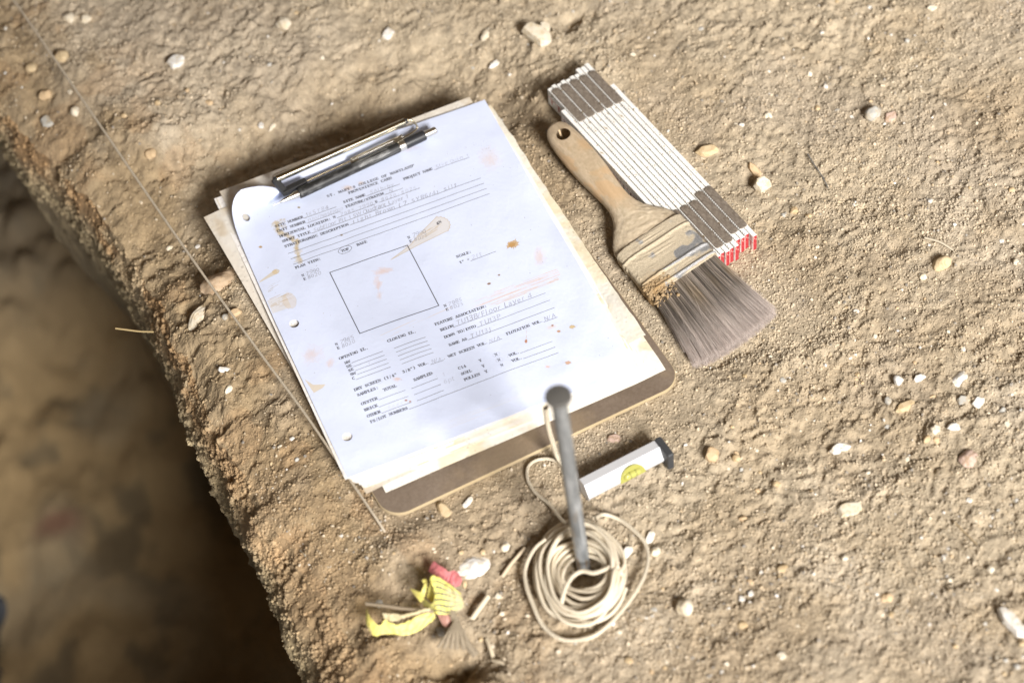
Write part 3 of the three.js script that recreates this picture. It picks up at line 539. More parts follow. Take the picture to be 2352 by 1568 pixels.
// ---------------------------------------------------------------- the pencil on the form
{
  const a = at(626, 472, 0.0185), b = at(1001, 298, 0.0200);
  const t = thing('mechanical_pencil', 'worn black mechanical pencil with silver tip and button lying along the clip', 'pencil', a);
  const d = b.clone().sub(a), n = d.length(), axis = d.clone().normalize();
  t.quaternion.setFromUnitVectors(V(1, 0, 0), axis);
  const turned = (pts) => { const g = new THREE.LatheGeometry(pts.map(([x, r]) => new THREE.Vector2(r * 0.82, x)), 28); g.rotateZ(-Math.PI / 2); return g; };
  const steel = new THREE.MeshStandardMaterial({ color: new THREE.Color().setRGB(0.70, 0.68, 0.62), metalness: 1, roughness: 0.30 });
  const worn = texture(512, 128, (x, y) => {
    const s = smooth(0.05, 0.6, fbm(x * 5, y * 40, 4, 411)) * 0.55 + smooth(0.25, 0.6, fbm(x * 30, y * 20, 3, 412)) * 0.35, scr = Math.abs(noise2(x * 16, y * 90, 413)) < 0.05 ? 0.10 : 0;
    let v = 0.14 + 0.20 * s + scr;
    if (x > 0.70 && x < 0.93 && y > 0.60 && y < 0.68 && noise2(x * 160, 3, 415) > -0.1 && noise2(x * 160, y * 70, 416) > -0.35) v = 0.62;
    return [v, v * 1.0, v * 0.99];
  }, { srgb: true });
  const black = new THREE.MeshStandardMaterial({ map: worn, roughness: 0.5, metalness: 0.15 });
  const e = (q) => q * n;
  mesh('lead_sleeve', turned([[0, 0.0002], [0.0003, 0.0005], [e(0.05), 0.0007], [e(0.05), 0]]), steel, t);
  mesh('tip', turned([[e(0.045), 0.0008], [e(0.06), 0.0016], [e(0.155), 0.0038], [e(0.158), 0]]), steel, t);
  mesh('barrel', turned([[e(0.155), 0], [e(0.155), 0.0044], [e(0.16), 0.0050], [e(0.20), 0.0051], [e(0.45), 0.0051], [e(0.765), 0.0050], [e(0.77), 0.0046], [e(0.77), 0]]), black, t);
  mesh('ring', turned([[e(0.77), 0.0046], [e(0.772), 0.0050], [e(0.805), 0.0050], [e(0.807), 0.0046]]), steel, t);
  mesh('cap', turned([[e(0.807), 0.0044], [e(0.81), 0.0050], [e(0.925), 0.0049], [e(0.93), 0.0045], [e(0.93), 0]]), plain(0.022, 0.023, 0.026, 0.42), t);
  mesh('button', turned([[e(0.93), 0.0034], [e(0.995), 0.0034], [e(1.0), 0.0030], [e(1.0), 0]]), steel, t);
  const strip = new RoundedBoxGeometry(0.044, 0.0008, 0.0026, 2, 0.0003); strip.translate(e(0.66), 0.0020, -0.0068);
  const lip = new RoundedBoxGeometry(0.007, 0.0026, 0.0028, 2, 0.0004); lip.translate(e(0.66) - 0.0195, 0.0010, -0.0050);
  const bend = new RoundedBoxGeometry(0.007, 0.0026, 0.0055, 2, 0.0004); bend.translate(e(0.785), 0.0014, -0.0044);
  mesh('pocket_clip', mergeGeometries([strip, lip, bend]), steel, t);
}

// ---------------------------------------------------------------- the folding rule
{
  const N = 12, PITCH = 0.00405, LEN = 0.2085, HIGH = 0.0160, THICK = 0.0036;
  const tl = at(1255, 203, HIGH);
  const t = thing('folding_rule', 'white wooden folding rule lying folded on edge, with grey brown hinge plates and red ends', 'folding rule', V(tl.x, 0.0002, tl.z));
  t.rotation.y = 10.0 * Math.PI / 180;
  const R = rng(33);
  const paint = (v, top) => texture(512, 32, (x, y) => {
    const n = fbm(x * 60 + v * 9, y * 3, 3, 501 + v);
    let c = [0.945, 0.94, 0.92].map((q) => q - 0.05 * Math.max(0, n));
    const tick = (x * 104) % 1, big = Math.floor(x * 104) % 5 === 0;
    const lengthOf = top ? (v === 3 ? 0 : v === 2 ? 0.20 : 0) : (big ? 0.5 : 0.32);
    if (tick < 0.2 && y < lengthOf) c = top ? [0.42, 0.40, 0.39] : [0.10, 0.09, 0.09];
    if (!top) { const d = (x * 20.8) % 1; if (d > 0.42 && d < 0.58 && y > 0.40 && y < 0.78 && noise2(x * 260, y * 9, 520) > -0.3) c = v % 2 ? [0.62, 0.10, 0.12] : [0.1, 0.1, 0.1]; }
    if (!top && y > 0.42 && y < 0.46) c = [0.70, 0.18, 0.20];
    if (top && v === 2 && y > 0.94) c = [0.70, 0.40, 0.41];
    if (noise2(x * 90, y * 4 + v * 7, 531) > 0.86) c = [0.62, 0.54, 0.40];
    return c;
  }, { srgb: true, repeat: false });
  const tops = [0, 1, 2, 3].map((v) => new THREE.MeshStandardMaterial({ map: paint(v, true), roughness: 0.55 }));
  const faces = [0, 1].map((v) => new THREE.MeshStandardMaterial({ map: paint(v, false), roughness: 0.6 }));
  const redEnd = new THREE.MeshStandardMaterial({ roughness: 0.7, map: texture(32, 64, (x, y) => { const wear = fbm(x * 6, y * 9, 3, 541) > 0.75 || x < 0.10 || x > 0.93; return wear ? [0.80, 0.62, 0.58] : [0.66, 0.19, 0.21]; }, { srgb: true, repeat: false }) });
  const whiteEnd = plain(0.62, 0.61, 0.57, 0.65);
  const slatG = (() => {          // rounded ends seen from the side, a small bevel along the edges; groups: 0 top, 1 sides, 2 far end, 3 near end
    const b = new RoundedBoxGeometry(THICK, HIGH, LEN, 3, 0.0006).toNonIndexed(), p = b.attributes.position, nn = b.attributes.normal, uv = [], parts = [[], [], [], []];
    for (let i = 0; i < p.count; i += 3) {
      const n = V(0, 0, 0); for (let k = 0; k < 3; k++) n.add(V(nn.getX(i + k), nn.getY(i + k), nn.getZ(i + k)));
      const s = Math.abs(n.x) > Math.abs(n.y) && Math.abs(n.x) > Math.abs(n.z) ? 1 : Math.abs(n.y) > Math.abs(n.z) ? 0 : n.z < 0 ? 2 : 3;
      parts[s].push(i, i + 1, i + 2);
      for (let k = 0; k < 3; k++) { const x = p.getX(i + k), y = p.getY(i + k), z = p.getZ(i + k); uv[i + k] = s === 0 ? [z / LEN + 0.5, x / THICK + 0.5] : s === 1 ? [z / LEN + 0.5, 0.5 - y / HIGH] : [x / THICK + 0.5, y / HIGH + 0.5]; }
    }
    b.setAttribute('uv', new THREE.BufferAttribute(new Float32Array(uv.flat()), 2));
    b.setIndex(parts.flat()); let o = 0; b.clearGroups();
    parts.forEach((q, s) => { b.addGroup(o, q.length, s); o += q.length; });
    return b;
  })();
  const near = [];
  for (let i = 0; i < N; i++) {
    const end = i === 0 || i === N - 1, off = end ? 0.0255 : 0.0006 * (R() - 0.5) + (i > 7 ? -0.0036 : 0) + (i % 2 ? 0.0008 : 0);
    const s = mesh('slat', slatG, [tops[(i * 7) % 4], faces[i % 2], whiteEnd, redEnd], t);
    s.position.set((i - 0.5) * PITCH, HIGH / 2 + 0.0005 * (R() - 0.5), LEN / 2 + off - (i === N - 1 ? 0.026 : i === 0 ? 0.024 : 0));
    if (end) s.scale.z = 0.88;
    if (end) s.position.z = 0.0255 + (LEN * 0.88) / 2;
    near[i] = s.position.z + LEN / 2 * s.scale.z;
  }
  const steelMap = texture(64, 256, (x, y) => { const n = fbm(x * 5, y * 22, 3, 551), sp = noise2(x * 30, y * 120, 552) > 0.82 ? 0.13 : 0, sc = Math.abs(noise2(x * 20, y * 3, 553)) < 0.04 ? -0.07 : 0; return [0.47, 0.43, 0.385].map((v) => v + 0.05 * n + sp + sc); }, { srgb: true, repeat: false });
  const plateM = new THREE.MeshStandardMaterial({ map: steelMap, roughness: 0.6, metalness: 0.0 });
  const plateG = (len) => { const w = 0.0060, r = 0.0016, s = new THREE.Shape(); s.moveTo(-w / 2 + r, 0); s.lineTo(w / 2 - r, 0); s.absarc(w / 2 - r, r, r, -Math.PI / 2, 0); s.lineTo(w / 2, len - r); s.absarc(w / 2 - r, len - r, r, 0, Math.PI / 2); s.lineTo(-w / 2 + r, len); s.absarc(-w / 2 + r, len - r, r, Math.PI / 2, Math.PI); s.lineTo(-w / 2, r); s.absarc(-w / 2 + r, r, r, Math.PI, 1.5 * Math.PI); const g = new THREE.ExtrudeGeometry(s, { depth: 0.0005, bevelEnabled: true, bevelThickness: 0.00025, bevelSize: 0.00025, bevelSegments: 2, curveSegments: 5 }); g.rotateX(Math.PI / 2); const p = g.attributes.position, uv = new Float32Array(p.count * 2); for (let i = 0; i < p.count; i++) { uv[2 * i] = p.getX(i) / w + 0.5; uv[2 * i + 1] = p.getZ(i) / len; } g.setAttribute('uv', new THREE.BufferAttribute(uv, 2)); return g; };
  const farPlate = plateG(0.0385), nearPlate = plateG(0.0460);
  for (let k = 0; k < 5; k++) { const p = mesh('hinge_plate', farPlate, plateM, t); p.position.set((2 * k + 1) * PITCH, HIGH + 0.0009, 0.0052 + 0.0003 * k); }
  for (let k = 0; k < 5; k++) { const p = mesh('hinge_plate', nearPlate, plateM, t); p.position.set((2 * k + 2) * PITCH, HIGH + 0.0009, near[2 * k + 2] - 0.0515 - (k > 2 ? 0.001 : 0)); }
}

// ---------------------------------------------------------------- the paint brush
{
  const tip = at(1270, 290, 0.0140), end = at(1682, 770, 0.0085);
  const t = thing('paint_brush', 'wide paint brush with tan wooden handle, muddy metal ferrule and grey brown bristles', 'brush', tip);
  const z = end.clone().sub(tip), L = z.length(); z.normalize();
  let x = V(0, 1, 0).cross(z).normalize();
  x = x.multiplyScalar(Math.cos(0.18)).add(V(0, 1, 0).multiplyScalar(Math.sin(0.18))).normalize();
  const y = z.clone().cross(x).normalize(); x = y.clone().cross(z).normalize();
  t.quaternion.setFromRotationMatrix(new THREE.Matrix4().makeBasis(x, y, z));
  // a lofted body: at each s along the length a rounded cross-section of half widths a (across) and b (thick)
  const loft = (rows, n, power = 2.4, wobble) => {
    const g = grid(n, rows.length - 1, (i, j) => { const [s, a, b, dx = 0] = rows[j], q = (i / n) * Math.PI * 2, c = Math.cos(q), d = Math.sin(q), e = 2 / power; let px = Math.sign(c) * Math.pow(Math.abs(c), e) * a, py = Math.sign(d) * Math.pow(Math.abs(d), e) * b; const m = wobble ? wobble(s, q, px, py) : 0; return [px + dx + c * m, py + d * m, s, [i / n, s / 0.25]]; });
    const caps = (j, flip) => { const [s, , , dx = 0] = rows[j], idx = [], p = [dx, 0, s], base = j * (n + 1), P = g.attributes.position; for (let i = 0; i <= n; i++) p.push(P.getX(base + i), P.getY(base + i), P.getZ(base + i)); for (let i = 1; i <= n; i++) flip ? idx.push(0, i + 1, i) : idx.push(0, i, i + 1); const c = new THREE.BufferGeometry(); c.setAttribute('position', new THREE.BufferAttribute(new Float32Array(p), 3)); c.setAttribute('uv', new THREE.BufferAttribute(new Float32Array((p.length / 3) * 2).fill(0.5), 2)); c.setIndex(idx); c.computeVertexNormals(); return c; };
    return mergeGeometries([g, caps(0, true), caps(rows.length - 1, false)]);
  };
  const wHalf = [[0, 0.003], [0.002, 0.0066], [0.006, 0.0092], [0.012, 0.0106], [0.022, 0.0116], [0.04, 0.0122], [0.055, 0.0117], [0.070, 0.0104], [0.082, 0.0094], [0.090, 0.0096], [0.098, 0.0114], [0.106, 0.0150], [0.113, 0.0205], [0.119, 0.0250], [0.124, 0.0272], [0.133, 0.0280]];
  const bHalf = [[0, 0.003], [0.003, 0.0062], [0.012, 0.0080], [0.05, 0.0088], [0.085, 0.0080], [0.105, 0.0074], [0.133, 0.0078]];
  const W = lut(wHalf), B = lut(bHalf), rows = [];
  for (let i = 0; i <= 90; i++) { const s = 0.133 * Math.pow(i / 90, 1.15); const q = (W(s - 0.0015) + W(s) + W(s + 0.0015)) / 3; rows.push([s, i ? q : 0.003, B(s)]); }
  const dusty = (s, q, amp) => amp * fbm(s * 520, q * 16, 3, 601);
  let handle = loft(rows, 56, 2.5, (s, q, px) => smooth(0.098, 0.112, s) * dusty(s, q, 0.00045));
  const wood = texture(256, 512, (x, v) => {
    const s = v * 0.25, grain = fbm(x * 26 + 2 * noise2(v * 6, x * 3, 603), v * 7, 4, 602), rub = smooth(-0.3, 0.5, fbm(x * 7, v * 20, 3, 604)) * smooth(0.015, 0.035, s) * smooth(0.102, 0.085, s), dust = fbm(x * 60, v * 130, 3, 605);
    let c = [0.76, 0.68, 0.565].map((q) => q + 0.035 * grain + 0.03 * dust);
    c = c.map((q, k) => lerp(q, [0.80, 0.67, 0.51][k] + 0.03 * grain, 0.75 * rub));
    const mud = smooth(0.094, 0.108, s + 0.006 * noise2(x * 14, v * 30, 606));
    return c.map((q, k) => lerp(q, [0.765, 0.70, 0.595][k] + 0.06 * dust, mud));
  }, { srgb: true });
  const woodM = new THREE.MeshStandardMaterial({ map: wood, roughness: 0.7, bumpMap: soilBump, bumpScale: 0.00025 });
  const ev = new Evaluator(); ev.attributes = ['position', 'normal', 'uv'];
  const drill = new THREE.CylinderGeometry(0.0054, 0.0054, 0.04, 32); drill.translate(0.0004, 0, 0.0168);
  const cut = ev.evaluate(new Brush(handle, woodM), new Brush(drill, plain(0.72, 0.53, 0.32)), SUBTRACTION);
  mesh('handle', cut.geometry, cut.material, t);
  // the tin ferrule: two beads near the handle, two near the bristles, caked with soil
  const fr = [], FS = 0.130, FE = 0.176;
  for (let i = 0; i <= 92; i++) {
    const s = lerp(FS, FE, i / 92), bead = (c, w) => Math.exp(-(((s - c) / w) ** 2));
    const a = 0.0284 + 0.0006 * (i / 92) + (i === 0 ? -0.001 : 0), b = 0.0086 + 0.0011 * bead(0.1405, 0.0011) + 0.0012 * bead(0.164, 0.0012) + 0.0012 * bead(0.1735, 0.0011) - 0.0003 * bead(0.152, 0.006);
    fr.push([s, a + 0.6 * (b - 0.0086), b]);
  }
  const cake = (s, q, px) => 0.5 * smooth(0.006, -0.014, px + 0.35 * (s - 0.155) ) + 0.7 * smooth(-0.2, 0.6, fbm(s * 90, q * 2.4, 3, 611)) - 0.25;
  const ferrule = loft(fr, 120, 5.2, (s, q, px, py) => py < 0 ? 0 : clamp(cake(s, q, px)) * (0.00055 * fbm(s * 700, px * 700, 3, 612) + 0.00035) + 0.0013 * smooth(0.163, 0.174, s) * smooth(-0.010, -0.022, px) * (0.5 + 0.7 * fbm(s * 400, px * 400, 3, 613)));
  // colour by place on the tin (uv = place across, place along)
  { const p = ferrule.attributes.position, uv = ferrule.attributes.uv; for (let i = 0; i < p.count; i++) uv.setXY(i, p.getX(i) / 0.062 + 0.5, (p.getZ(i) - FS) / (FE - FS)); }
  const cakeAt = (x, v) => { const px = (x - 0.5) * 0.062, s = FS + v * (FE - FS); let k = 0.78 + 0.42 * fbm(px * 120, s * 120, 3, 621) - smooth(0.004, 0.022, px) * 0.35 - 1.2 * Math.exp(-(((px - 0.010) / 0.0075) ** 2) - (((s - 0.160) / 0.0042) ** 2)) - 0.9 * Math.exp(-(((s - 0.1640) / 0.0009) ** 2)) * smooth(-0.014, -0.006, px) - 0.9 * Math.exp(-(((s - 0.1738) / 0.0009) ** 2)) * smooth(-0.010, 0, px); return clamp(smooth(0.18, 0.42, k) + smooth(-0.014, -0.022, px)); };
  const tinMap = texture(256, 256, (x, v) => { const k = cakeAt(x, v), n = fbm(x * 150, v * 130, 3, 622), px = (x - 0.5) * 0.062, wet = smooth(-0.006, -0.020, px) * smooth(0.55, 0.95, v + 0.1 * n); return [0.70, 0.70, 0.70].map((q, i) => lerp(q + 0.05 * n, lerp([0.77, 0.715, 0.615][i], [0.66, 0.545, 0.385][i], wet) + 0.07 * n, k)); }, { srgb: true, repeat: false });
  const tinMetal = texture(256, 256, (x, v) => 0.6 * (1 - cakeAt(x, v)), { repeat: false });
  const tinRough = texture(256, 256, (x, v) => lerp(0.38, 1, cakeAt(x, v)), { repeat: false });
  mesh('ferrule', ferrule, new THREE.MeshStandardMaterial({ map: tinMap, metalness: 1, metalnessMap: tinMetal, roughness: 1, roughnessMap: tinRough, bumpMap: soilBump, bumpScale: 0.00025 }), t);
  // the bristles
  const R = rng(71), hairs = [], colours = [];
  const pos = [], idx = [], col = [], nrm = [];
  const ROOT = 0.171, count = 9000;
  for (let h = 0; h < count; h++) {
    const u = R() * 2 - 1, v = Math.sqrt(R()) * (R() > 0.5 ? 1 : -1), stray = R() > 0.985;
    const rootX = u * 0.0272, rootY = v * 0.0072, len = (0.0685 + 0.0035 * R() - 0.004 * Math.abs(u) * Math.abs(u) - (stray ? 0.02 * R() : 0)) * (R() > 0.93 ? 0.8 : 1);
    const spread = u * 0.0080 + (R() - 0.5) * (stray ? 0.018 : 0.0026) + 0.0012 * noise2(u * 9, v * 3, 631), thin = -v * 0.0026 + (R() - 0.5) * 0.0018 + (stray ? 0.004 * R() : 0);
    const sag = -0.0015, clump = noise2(u * 26, v * 5, 632), pale = 0.72 + 0.40 * R() + 0.55 * clump;
    const dim = pale * (R() > 0.70 ? 0.35 : 1), tone = 0.78 + 0.3 * R() + 0.15 * clump, cA = [0.29, 0.245, 0.205].map((q) => q * dim), cB = [0.64, 0.555, 0.505].map((q) => q * tone);
    const dustHere = smooth(-0.1, 0.5, fbm(u * 6 + 3, v, 2, 633));
    const w0 = 0.000085 + 0.00006 * R(), flip = R() * 6.28, side = Math.cos(flip), lift = Math.sin(flip);
    const K = 6, b0 = pos.length / 3;
    for (let k = 0; k <= K; k++) {
      const f = k / K, s = ROOT + len * f, px = rootX + spread * (0.4 * f + 0.6 * f * f), py = rootY + thin * f + sag * f * f + 0.0004 * Math.sin(f * 5 + h), w = w0 * (1 - 0.55 * f);
      pos.push(px - side * w, py - lift * w, s, px + side * w, py + lift * w, s);
      const mud = smooth(0.20, 0.05, f) * smooth(0.2, -0.7, u) + 0.55 * dustHere * smooth(0.1, 0.25, f) * smooth(0.6, 0.3, f);
      for (let q = 0; q < 2; q++) for (let m = 0; m < 3; m++) col.push(lerp(lerp(cA[m], cB[m], smooth(0.38, 0.95, f)), [0.42, 0.31, 0.18][m], 0.8 * clamp(mud)));
      if (k < K) { const a = b0 + 2 * k; idx.push(a, a + 1, a + 2, a + 1, a + 3, a + 2); }
    }
  }
  const bg = new THREE.BufferGeometry();
  bg.setAttribute('position', new THREE.BufferAttribute(new Float32Array(pos), 3));
  bg.setAttribute('color', new THREE.BufferAttribute(new Float32Array(col), 3));
  bg.setIndex(idx); bg.computeVertexNormals();
  const br = mesh('bristles', bg, new THREE.MeshStandardMaterial({ color: 0xffffff, vertexColors: true, roughness: 0.6, side: THREE.DoubleSide }), t);
  br.userData.kind = 'stuff';
  // soil caked in the bristle roots at the left
  const lumps = [], lump = new THREE.IcosahedronGeometry(1, 1), R2 = rng(72);
  for (let i = 0; i < 420; i++) { const a = R2(), s = 0.166 + 0.022 * R2() * R2(), px = -0.029 + 0.020 * a * a + 0.10 * (s - 0.170) * (R2() - 0.6), g = lump.clone(), q = 0.0004 + 0.0011 * R2() * R2(); g.scale(q * (0.7 + 0.6 * R2()), q * (0.7 + 0.6 * R2()), q); g.translate(px, 0.0082 + 0.0010 * R2() - 6 * Math.abs(s - 0.172) * 0.02, s); lumps.push(g); }
  const mudM = plain(0.42, 0.295, 0.16, 1, { bumpMap: soilBump, bumpScale: 0.0003 });
  mesh('caked_soil', mergeGeometries(lumps), mudM, t).userData.kind = 'stuff';
}

// ---------------------------------------------------------------- the small spirit level
{
  const right = at(1522, 1040, 0.008), left = at(1345, 1131, 0.008);
  const t = thing('spirit_level', 'small aluminium spirit level with yellow vial and black end cap behind the tall spike', 'spirit level', left);
  const x = right.clone().sub(left), L = x.length(); x.y = 0; x.normalize();
  t.quaternion.setFromRotationMatrix(new THREE.Matrix4().makeBasis(x, V(0, 1, 0), x.clone().cross(V(0, 1, 0))));
  t.position.y = 0;
  const alu = new THREE.MeshStandardMaterial({ color: new THREE.Color().setRGB(0.62, 0.63, 0.65), metalness: 0.2, roughness: 0.45 });
  // profile seen from the end: (toward the viewer, up)
  const prof = [[-0.0056, 0.0015], [0.0018, 0.0015], [0.0042, 0.0050], [0.0046, 0.0070], [-0.0002, 0.0142], [-0.0009, 0.0148], [-0.0072, 0.0146], [-0.0078, 0.0138]];
  const s = new THREE.Shape(prof.map(([a, b]) => new THREE.Vector2(a, b)));
  const body = new THREE.ExtrudeGeometry(s, { depth: L, bevelEnabled: true, bevelThickness: 0.0002, bevelSize: 0.0003, bevelSegments: 2 });
  body.rotateY(Math.PI / 2); body.scale(1, 1, -1);
  // extrusion ran along z: now along x, and the profile's first axis points to the viewer (+z)
  body.computeBoundingBox();
  const flip = body.index ? body.index.array : null;
  const fix = body.toNonIndexed ? body.toNonIndexed() : body, P = fix.attributes.position;
  for (let i = 0; i < P.count; i += 3) { const a = [P.getX(i + 1), P.getY(i + 1), P.getZ(i + 1)]; P.setXYZ(i + 1, P.getX(i + 2), P.getY(i + 2), P.getZ(i + 2)); P.setXYZ(i + 2, ...a); }
  fix.computeVertexNormals();
  const uvDrop = (g) => { for (const k of Object.keys(g.attributes)) if (!['position', 'normal', 'uv'].includes(k)) g.deleteAttribute(k); return g; };
  const ev = new Evaluator(); ev.attributes = ['position', 'normal', 'uv']; ev.useGroups = false;
  const vx = L * 0.565, pocket = new THREE.CylinderGeometry(0.0103, 0.0103, 0.012, 40); pocket.rotateX(Math.PI / 2 - 0.42); pocket.translate(vx, 0.0036, 0.0066); pocket.clearGroups();
  fix.clearGroups();
  const cut = ev.evaluate(new Brush(uvDrop(fix), alu), new Brush(pocket, alu), SUBTRACTION);
  mesh('body', toCreasedNormals(cut.geometry, 0.4), alu, t);
  const vialM = new THREE.MeshPhysicalMaterial({ color: new THREE.Color().setRGB(0.36, 0.35, 0.09), roughness: 0.18, clearcoat: 1, clearcoatRoughness: 0.06 });
  const window_ = new THREE.CylinderGeometry(0.0098, 0.0100, 0.0066, 40, 1, false, Math.PI / 2, Math.PI); window_.rotateX(Math.PI / 2 - 0.42); window_.translate(vx, 0.0046, 0.0028);
  const v = mesh('vial', window_, vialM, t);
  const bubbleTube = new THREE.CapsuleGeometry(0.0026, 0.0085, 6, 20); bubbleTube.rotateZ(Math.PI / 2); bubbleTube.translate(vx, 0.0088, 0.0042); mesh('vial_tube', bubbleTube, plain(0.44, 0.43, 0.12, 0.1), v);
  for (const q of [-0.0022, 0.0022]) { const ringG = new THREE.TorusGeometry(0.0027, 0.0002, 6, 28); ringG.rotateY(Math.PI / 2); ringG.translate(vx + q, 0.0088, 0.0042); mesh('vial_mark', ringG, plain(0.10, 0.10, 0.03, 0.5), v); }
  const capM = plain(0.045, 0.047, 0.05, 0.55);
  for (const q of [L + 0.0008]) { const c = new RoundedBoxGeometry(0.0052, 0.0168, q > 0 ? 0.0180 : 0.0120, 3, 0.0014); c.translate(q, 0.0086, 0.0012); mesh('end_cap', c, capM, t); }
}

// ---------------------------------------------------------------- the steel spike and its string
const SPIKE = at(1352, 1292, 0);
{
  const top = at(1283, 914, 0.197), foot = SPIKE.clone(); foot.y = -0.10;
  const t = thing('steel_spike', 'tall grey steel spike with a round head driven upright through the string coil', 'spike', V(SPIKE.x, 0, SPIKE.z));
  const a = foot.clone().sub(t.position), b = top.clone().sub(t.position), ax = b.clone().sub(a).normalize();
  const zincMap = texture(128, 512, (x, y) => { const n = fbm(x * 8, y * 20, 4, 651), d = smooth(0.2, 0.7, fbm(x * 5, y * 14, 3, 652)) * smooth(0.75, 0.2, y); return [0.54, 0.55, 0.555].map((v, k) => lerp(v + 0.08 * n, [0.56, 0.44, 0.32][k], 0.6 * d)); }, { srgb: true });
  const zinc = new THREE.MeshStandardMaterial({ map: zincMap, metalness: 0.25, roughness: 0.5 });
  const headM = new THREE.MeshStandardMaterial({ color: new THREE.Color().setRGB(0.13, 0.125, 0.115), metalness: 0.3, roughness: 0.65 });
  mesh('shaft', rod(a, b, 0.0046, 0.0050, 32), zinc, t);
  const flare = rod(b.clone().addScaledVector(ax, -0.004), b, 0.0050, 0.0072, 32);
  mesh('neck', flare, zinc, t);
  const head = new THREE.LatheGeometry([[0, 0], [0.0074, 0], [0.0082, 0.0008], [0.0082, 0.0024], [0.0074, 0.0034], [0, 0.0038]].map(([r, h]) => new THREE.Vector2(r, h)), 40);
  head.applyQuaternion(new THREE.Quaternion().setFromUnitVectors(V(0, 1, 0), ax)); head.translate(b.x, b.y, b.z);
  mesh('head', head, headM, t);
}
const cordMap = texture(64, 64, (x, y) => { const p = (x * 6 + y * 4) % 1, q = (x * 6 - y * 4 + 8) % 1, n = 0.5 + 0.5 * Math.sin(p * 6.28) * Math.sin(q * 6.28); return [0.99, 0.935, 0.83].map((v) => v * (0.78 + 0.26 * n)); }, { srgb: true });
cordMap.repeat.set(500, 2);
const cordM = new THREE.MeshStandardMaterial({ map: cordMap, roughness: 0.9, bumpMap: cordMap, bumpScale: 0.0004 });
{
  const t = thing('string_coil', 'untidy coil of cream braided string lying round the foot of the steel spike', 'string', V(0, 0, 0));
  const R = rng(91), c6 = (x, y, h) => at((1950 + x / 2.57) / 1.7007, (1950 + y / 2.57) / 1.7007, h), c5 = (x, y, h) => at((1950 + x / 2.412) / 1.7007, (1450 + y / 2.412) / 1.7007, h);
  // turns of the hank: ovals round the spike, drawn as seen, each with its own size, height and drift
  const turns = [];
  const oval = (cx, cy, rx, ry, h, tilt, k, n = 20, from = 0) => { for (let i = 0; i < n; i++) { const a = from + (i / n) * Math.PI * 2, q = 1 + 0.045 * Math.sin(2 * a + k * 1.7) + 0.03 * Math.sin(3 * a + k) + 0.012 * Math.sin(7 * a + 2 * k), x = cx + rx * q * Math.cos(a), y = cy + ry * q * Math.sin(a); turns.push(c6(x, y, h + tilt * Math.cos(a) + 0.0008 * Math.sin(a * 2 + k))); } };
  // left, right, top, bottom of each turn as seen (crop pixels), its height and how much higher its right side rides
  const spec = [[352, 1262, 235, 1262, 0.0020, 0.002], [378, 1235, 225, 1240, 0.0034, 0.004], [362, 1250, 262, 1215, 0.0055, 0.005], [410, 1215, 250, 1225, 0.0068, 0.007], [425, 1185, 300, 1190, 0.0084, 0.008],
    [402, 1240, 330, 1180, 0.0040, 0.007], [455, 1160, 268, 1165, 0.0095, 0.010], [470, 1200, 345, 1125, 0.0070, 0.011], [492, 1130, 290, 1140, 0.0110, 0.011], [455, 1110, 400, 1080, 0.0065, 0.012],
    [535, 1165, 420, 1040, 0.0052, 0.013], [548, 1085, 470, 985, 0.0050, 0.013], [600, 1120, 520, 950, 0.0034, 0.014], [622, 1070, 560, 905, 0.0032, 0.014]]
    .map(([l, r, t0, b0, h, lean]) => [(l + r) / 2, (t0 + b0) / 2, (r - l) / 2, (b0 - t0) / 2, h + lean * 0.5, lean * 0.5]);
  spec.forEach((s, k) => oval(s[0] + 26 * (R() - 0.5), s[1] + 26 * (R() - 0.5), s[2], s[3], s[4] + 0.0014, s[5], k, 20, 0.3 * R()));
  mesh('hank', tube(turns, 0.00142, { seg: turns.length * 5, sides: 7 }), cordM, t);
  const loop = [[960, 190, 0.012], [1050, 152, 0.006], [1200, 200, 0.003], [1350, 310, 0.0022], [1460, 430, 0.0022], [1495, 560, 0.0024], [1472, 720, 0.003], [1400, 880, 0.004], [1270, 1070, 0.005], [1120, 1240, 0.004], [950, 1370, 0.003], [790, 1412, 0.0026], [640, 1408, 0.0024], [520, 1345, 0.0024], [420, 1240, 0.0024], [340, 1060, 0.0024], [275, 880, 0.0024], [257, 730, 0.003], [300, 590, 0.005], [370, 480, 0.007], [470, 400, 0.010]].map((p) => c6(...p));
  mesh('loose_loop', tube(loop, 0.00142, { seg: 160, sides: 8 }), cordM, t);
  const over = [[1180, 640, 0.017], [1120, 672, 0.021], [1050, 708, 0.021], [950, 738, 0.020], [830, 722, 0.019], [745, 768, 0.0185], [685, 850, 0.018], [645, 950, 0.0165], [625, 1050, 0.014]].map((p) => c6(...p));
  mesh('crossing_strand', tube(over, 0.00155, { seg: 60, sides: 8 }), cordM, t);
  const tail = [[640, 1440, 0.010], [590, 1400, 0.008], [480, 1260, 0.0035], [330, 1130, 0.0022], [265, 1000, 0.0022], [280, 890, 0.0024], [350, 838, 0.0026], [450, 824, 0.0028], [560, 850, 0.004], [650, 880, 0.006]].map((p) => c5(...p));
  mesh('tail_loop', tube(tail, 0.0012, { seg: 90, sides: 8 }), cordM, t);
}
{ // one strand rises from the coil, leaning on nothing but its own stiffness
  const t = thing('string_end', 'pale loose string end rising beside the steel spike over the board edge', 'string');
  mesh('strand', tube([at(1292, 1066, 0.006), at(1280, 1046, 0.014), at(1272, 1022, 0.030), at(1262, 992, 0.055), at(1256, 962, 0.085), at(1253, 935, 0.108)], 0.0019, { seg: 60, sides: 8 }), cordM, t);
}

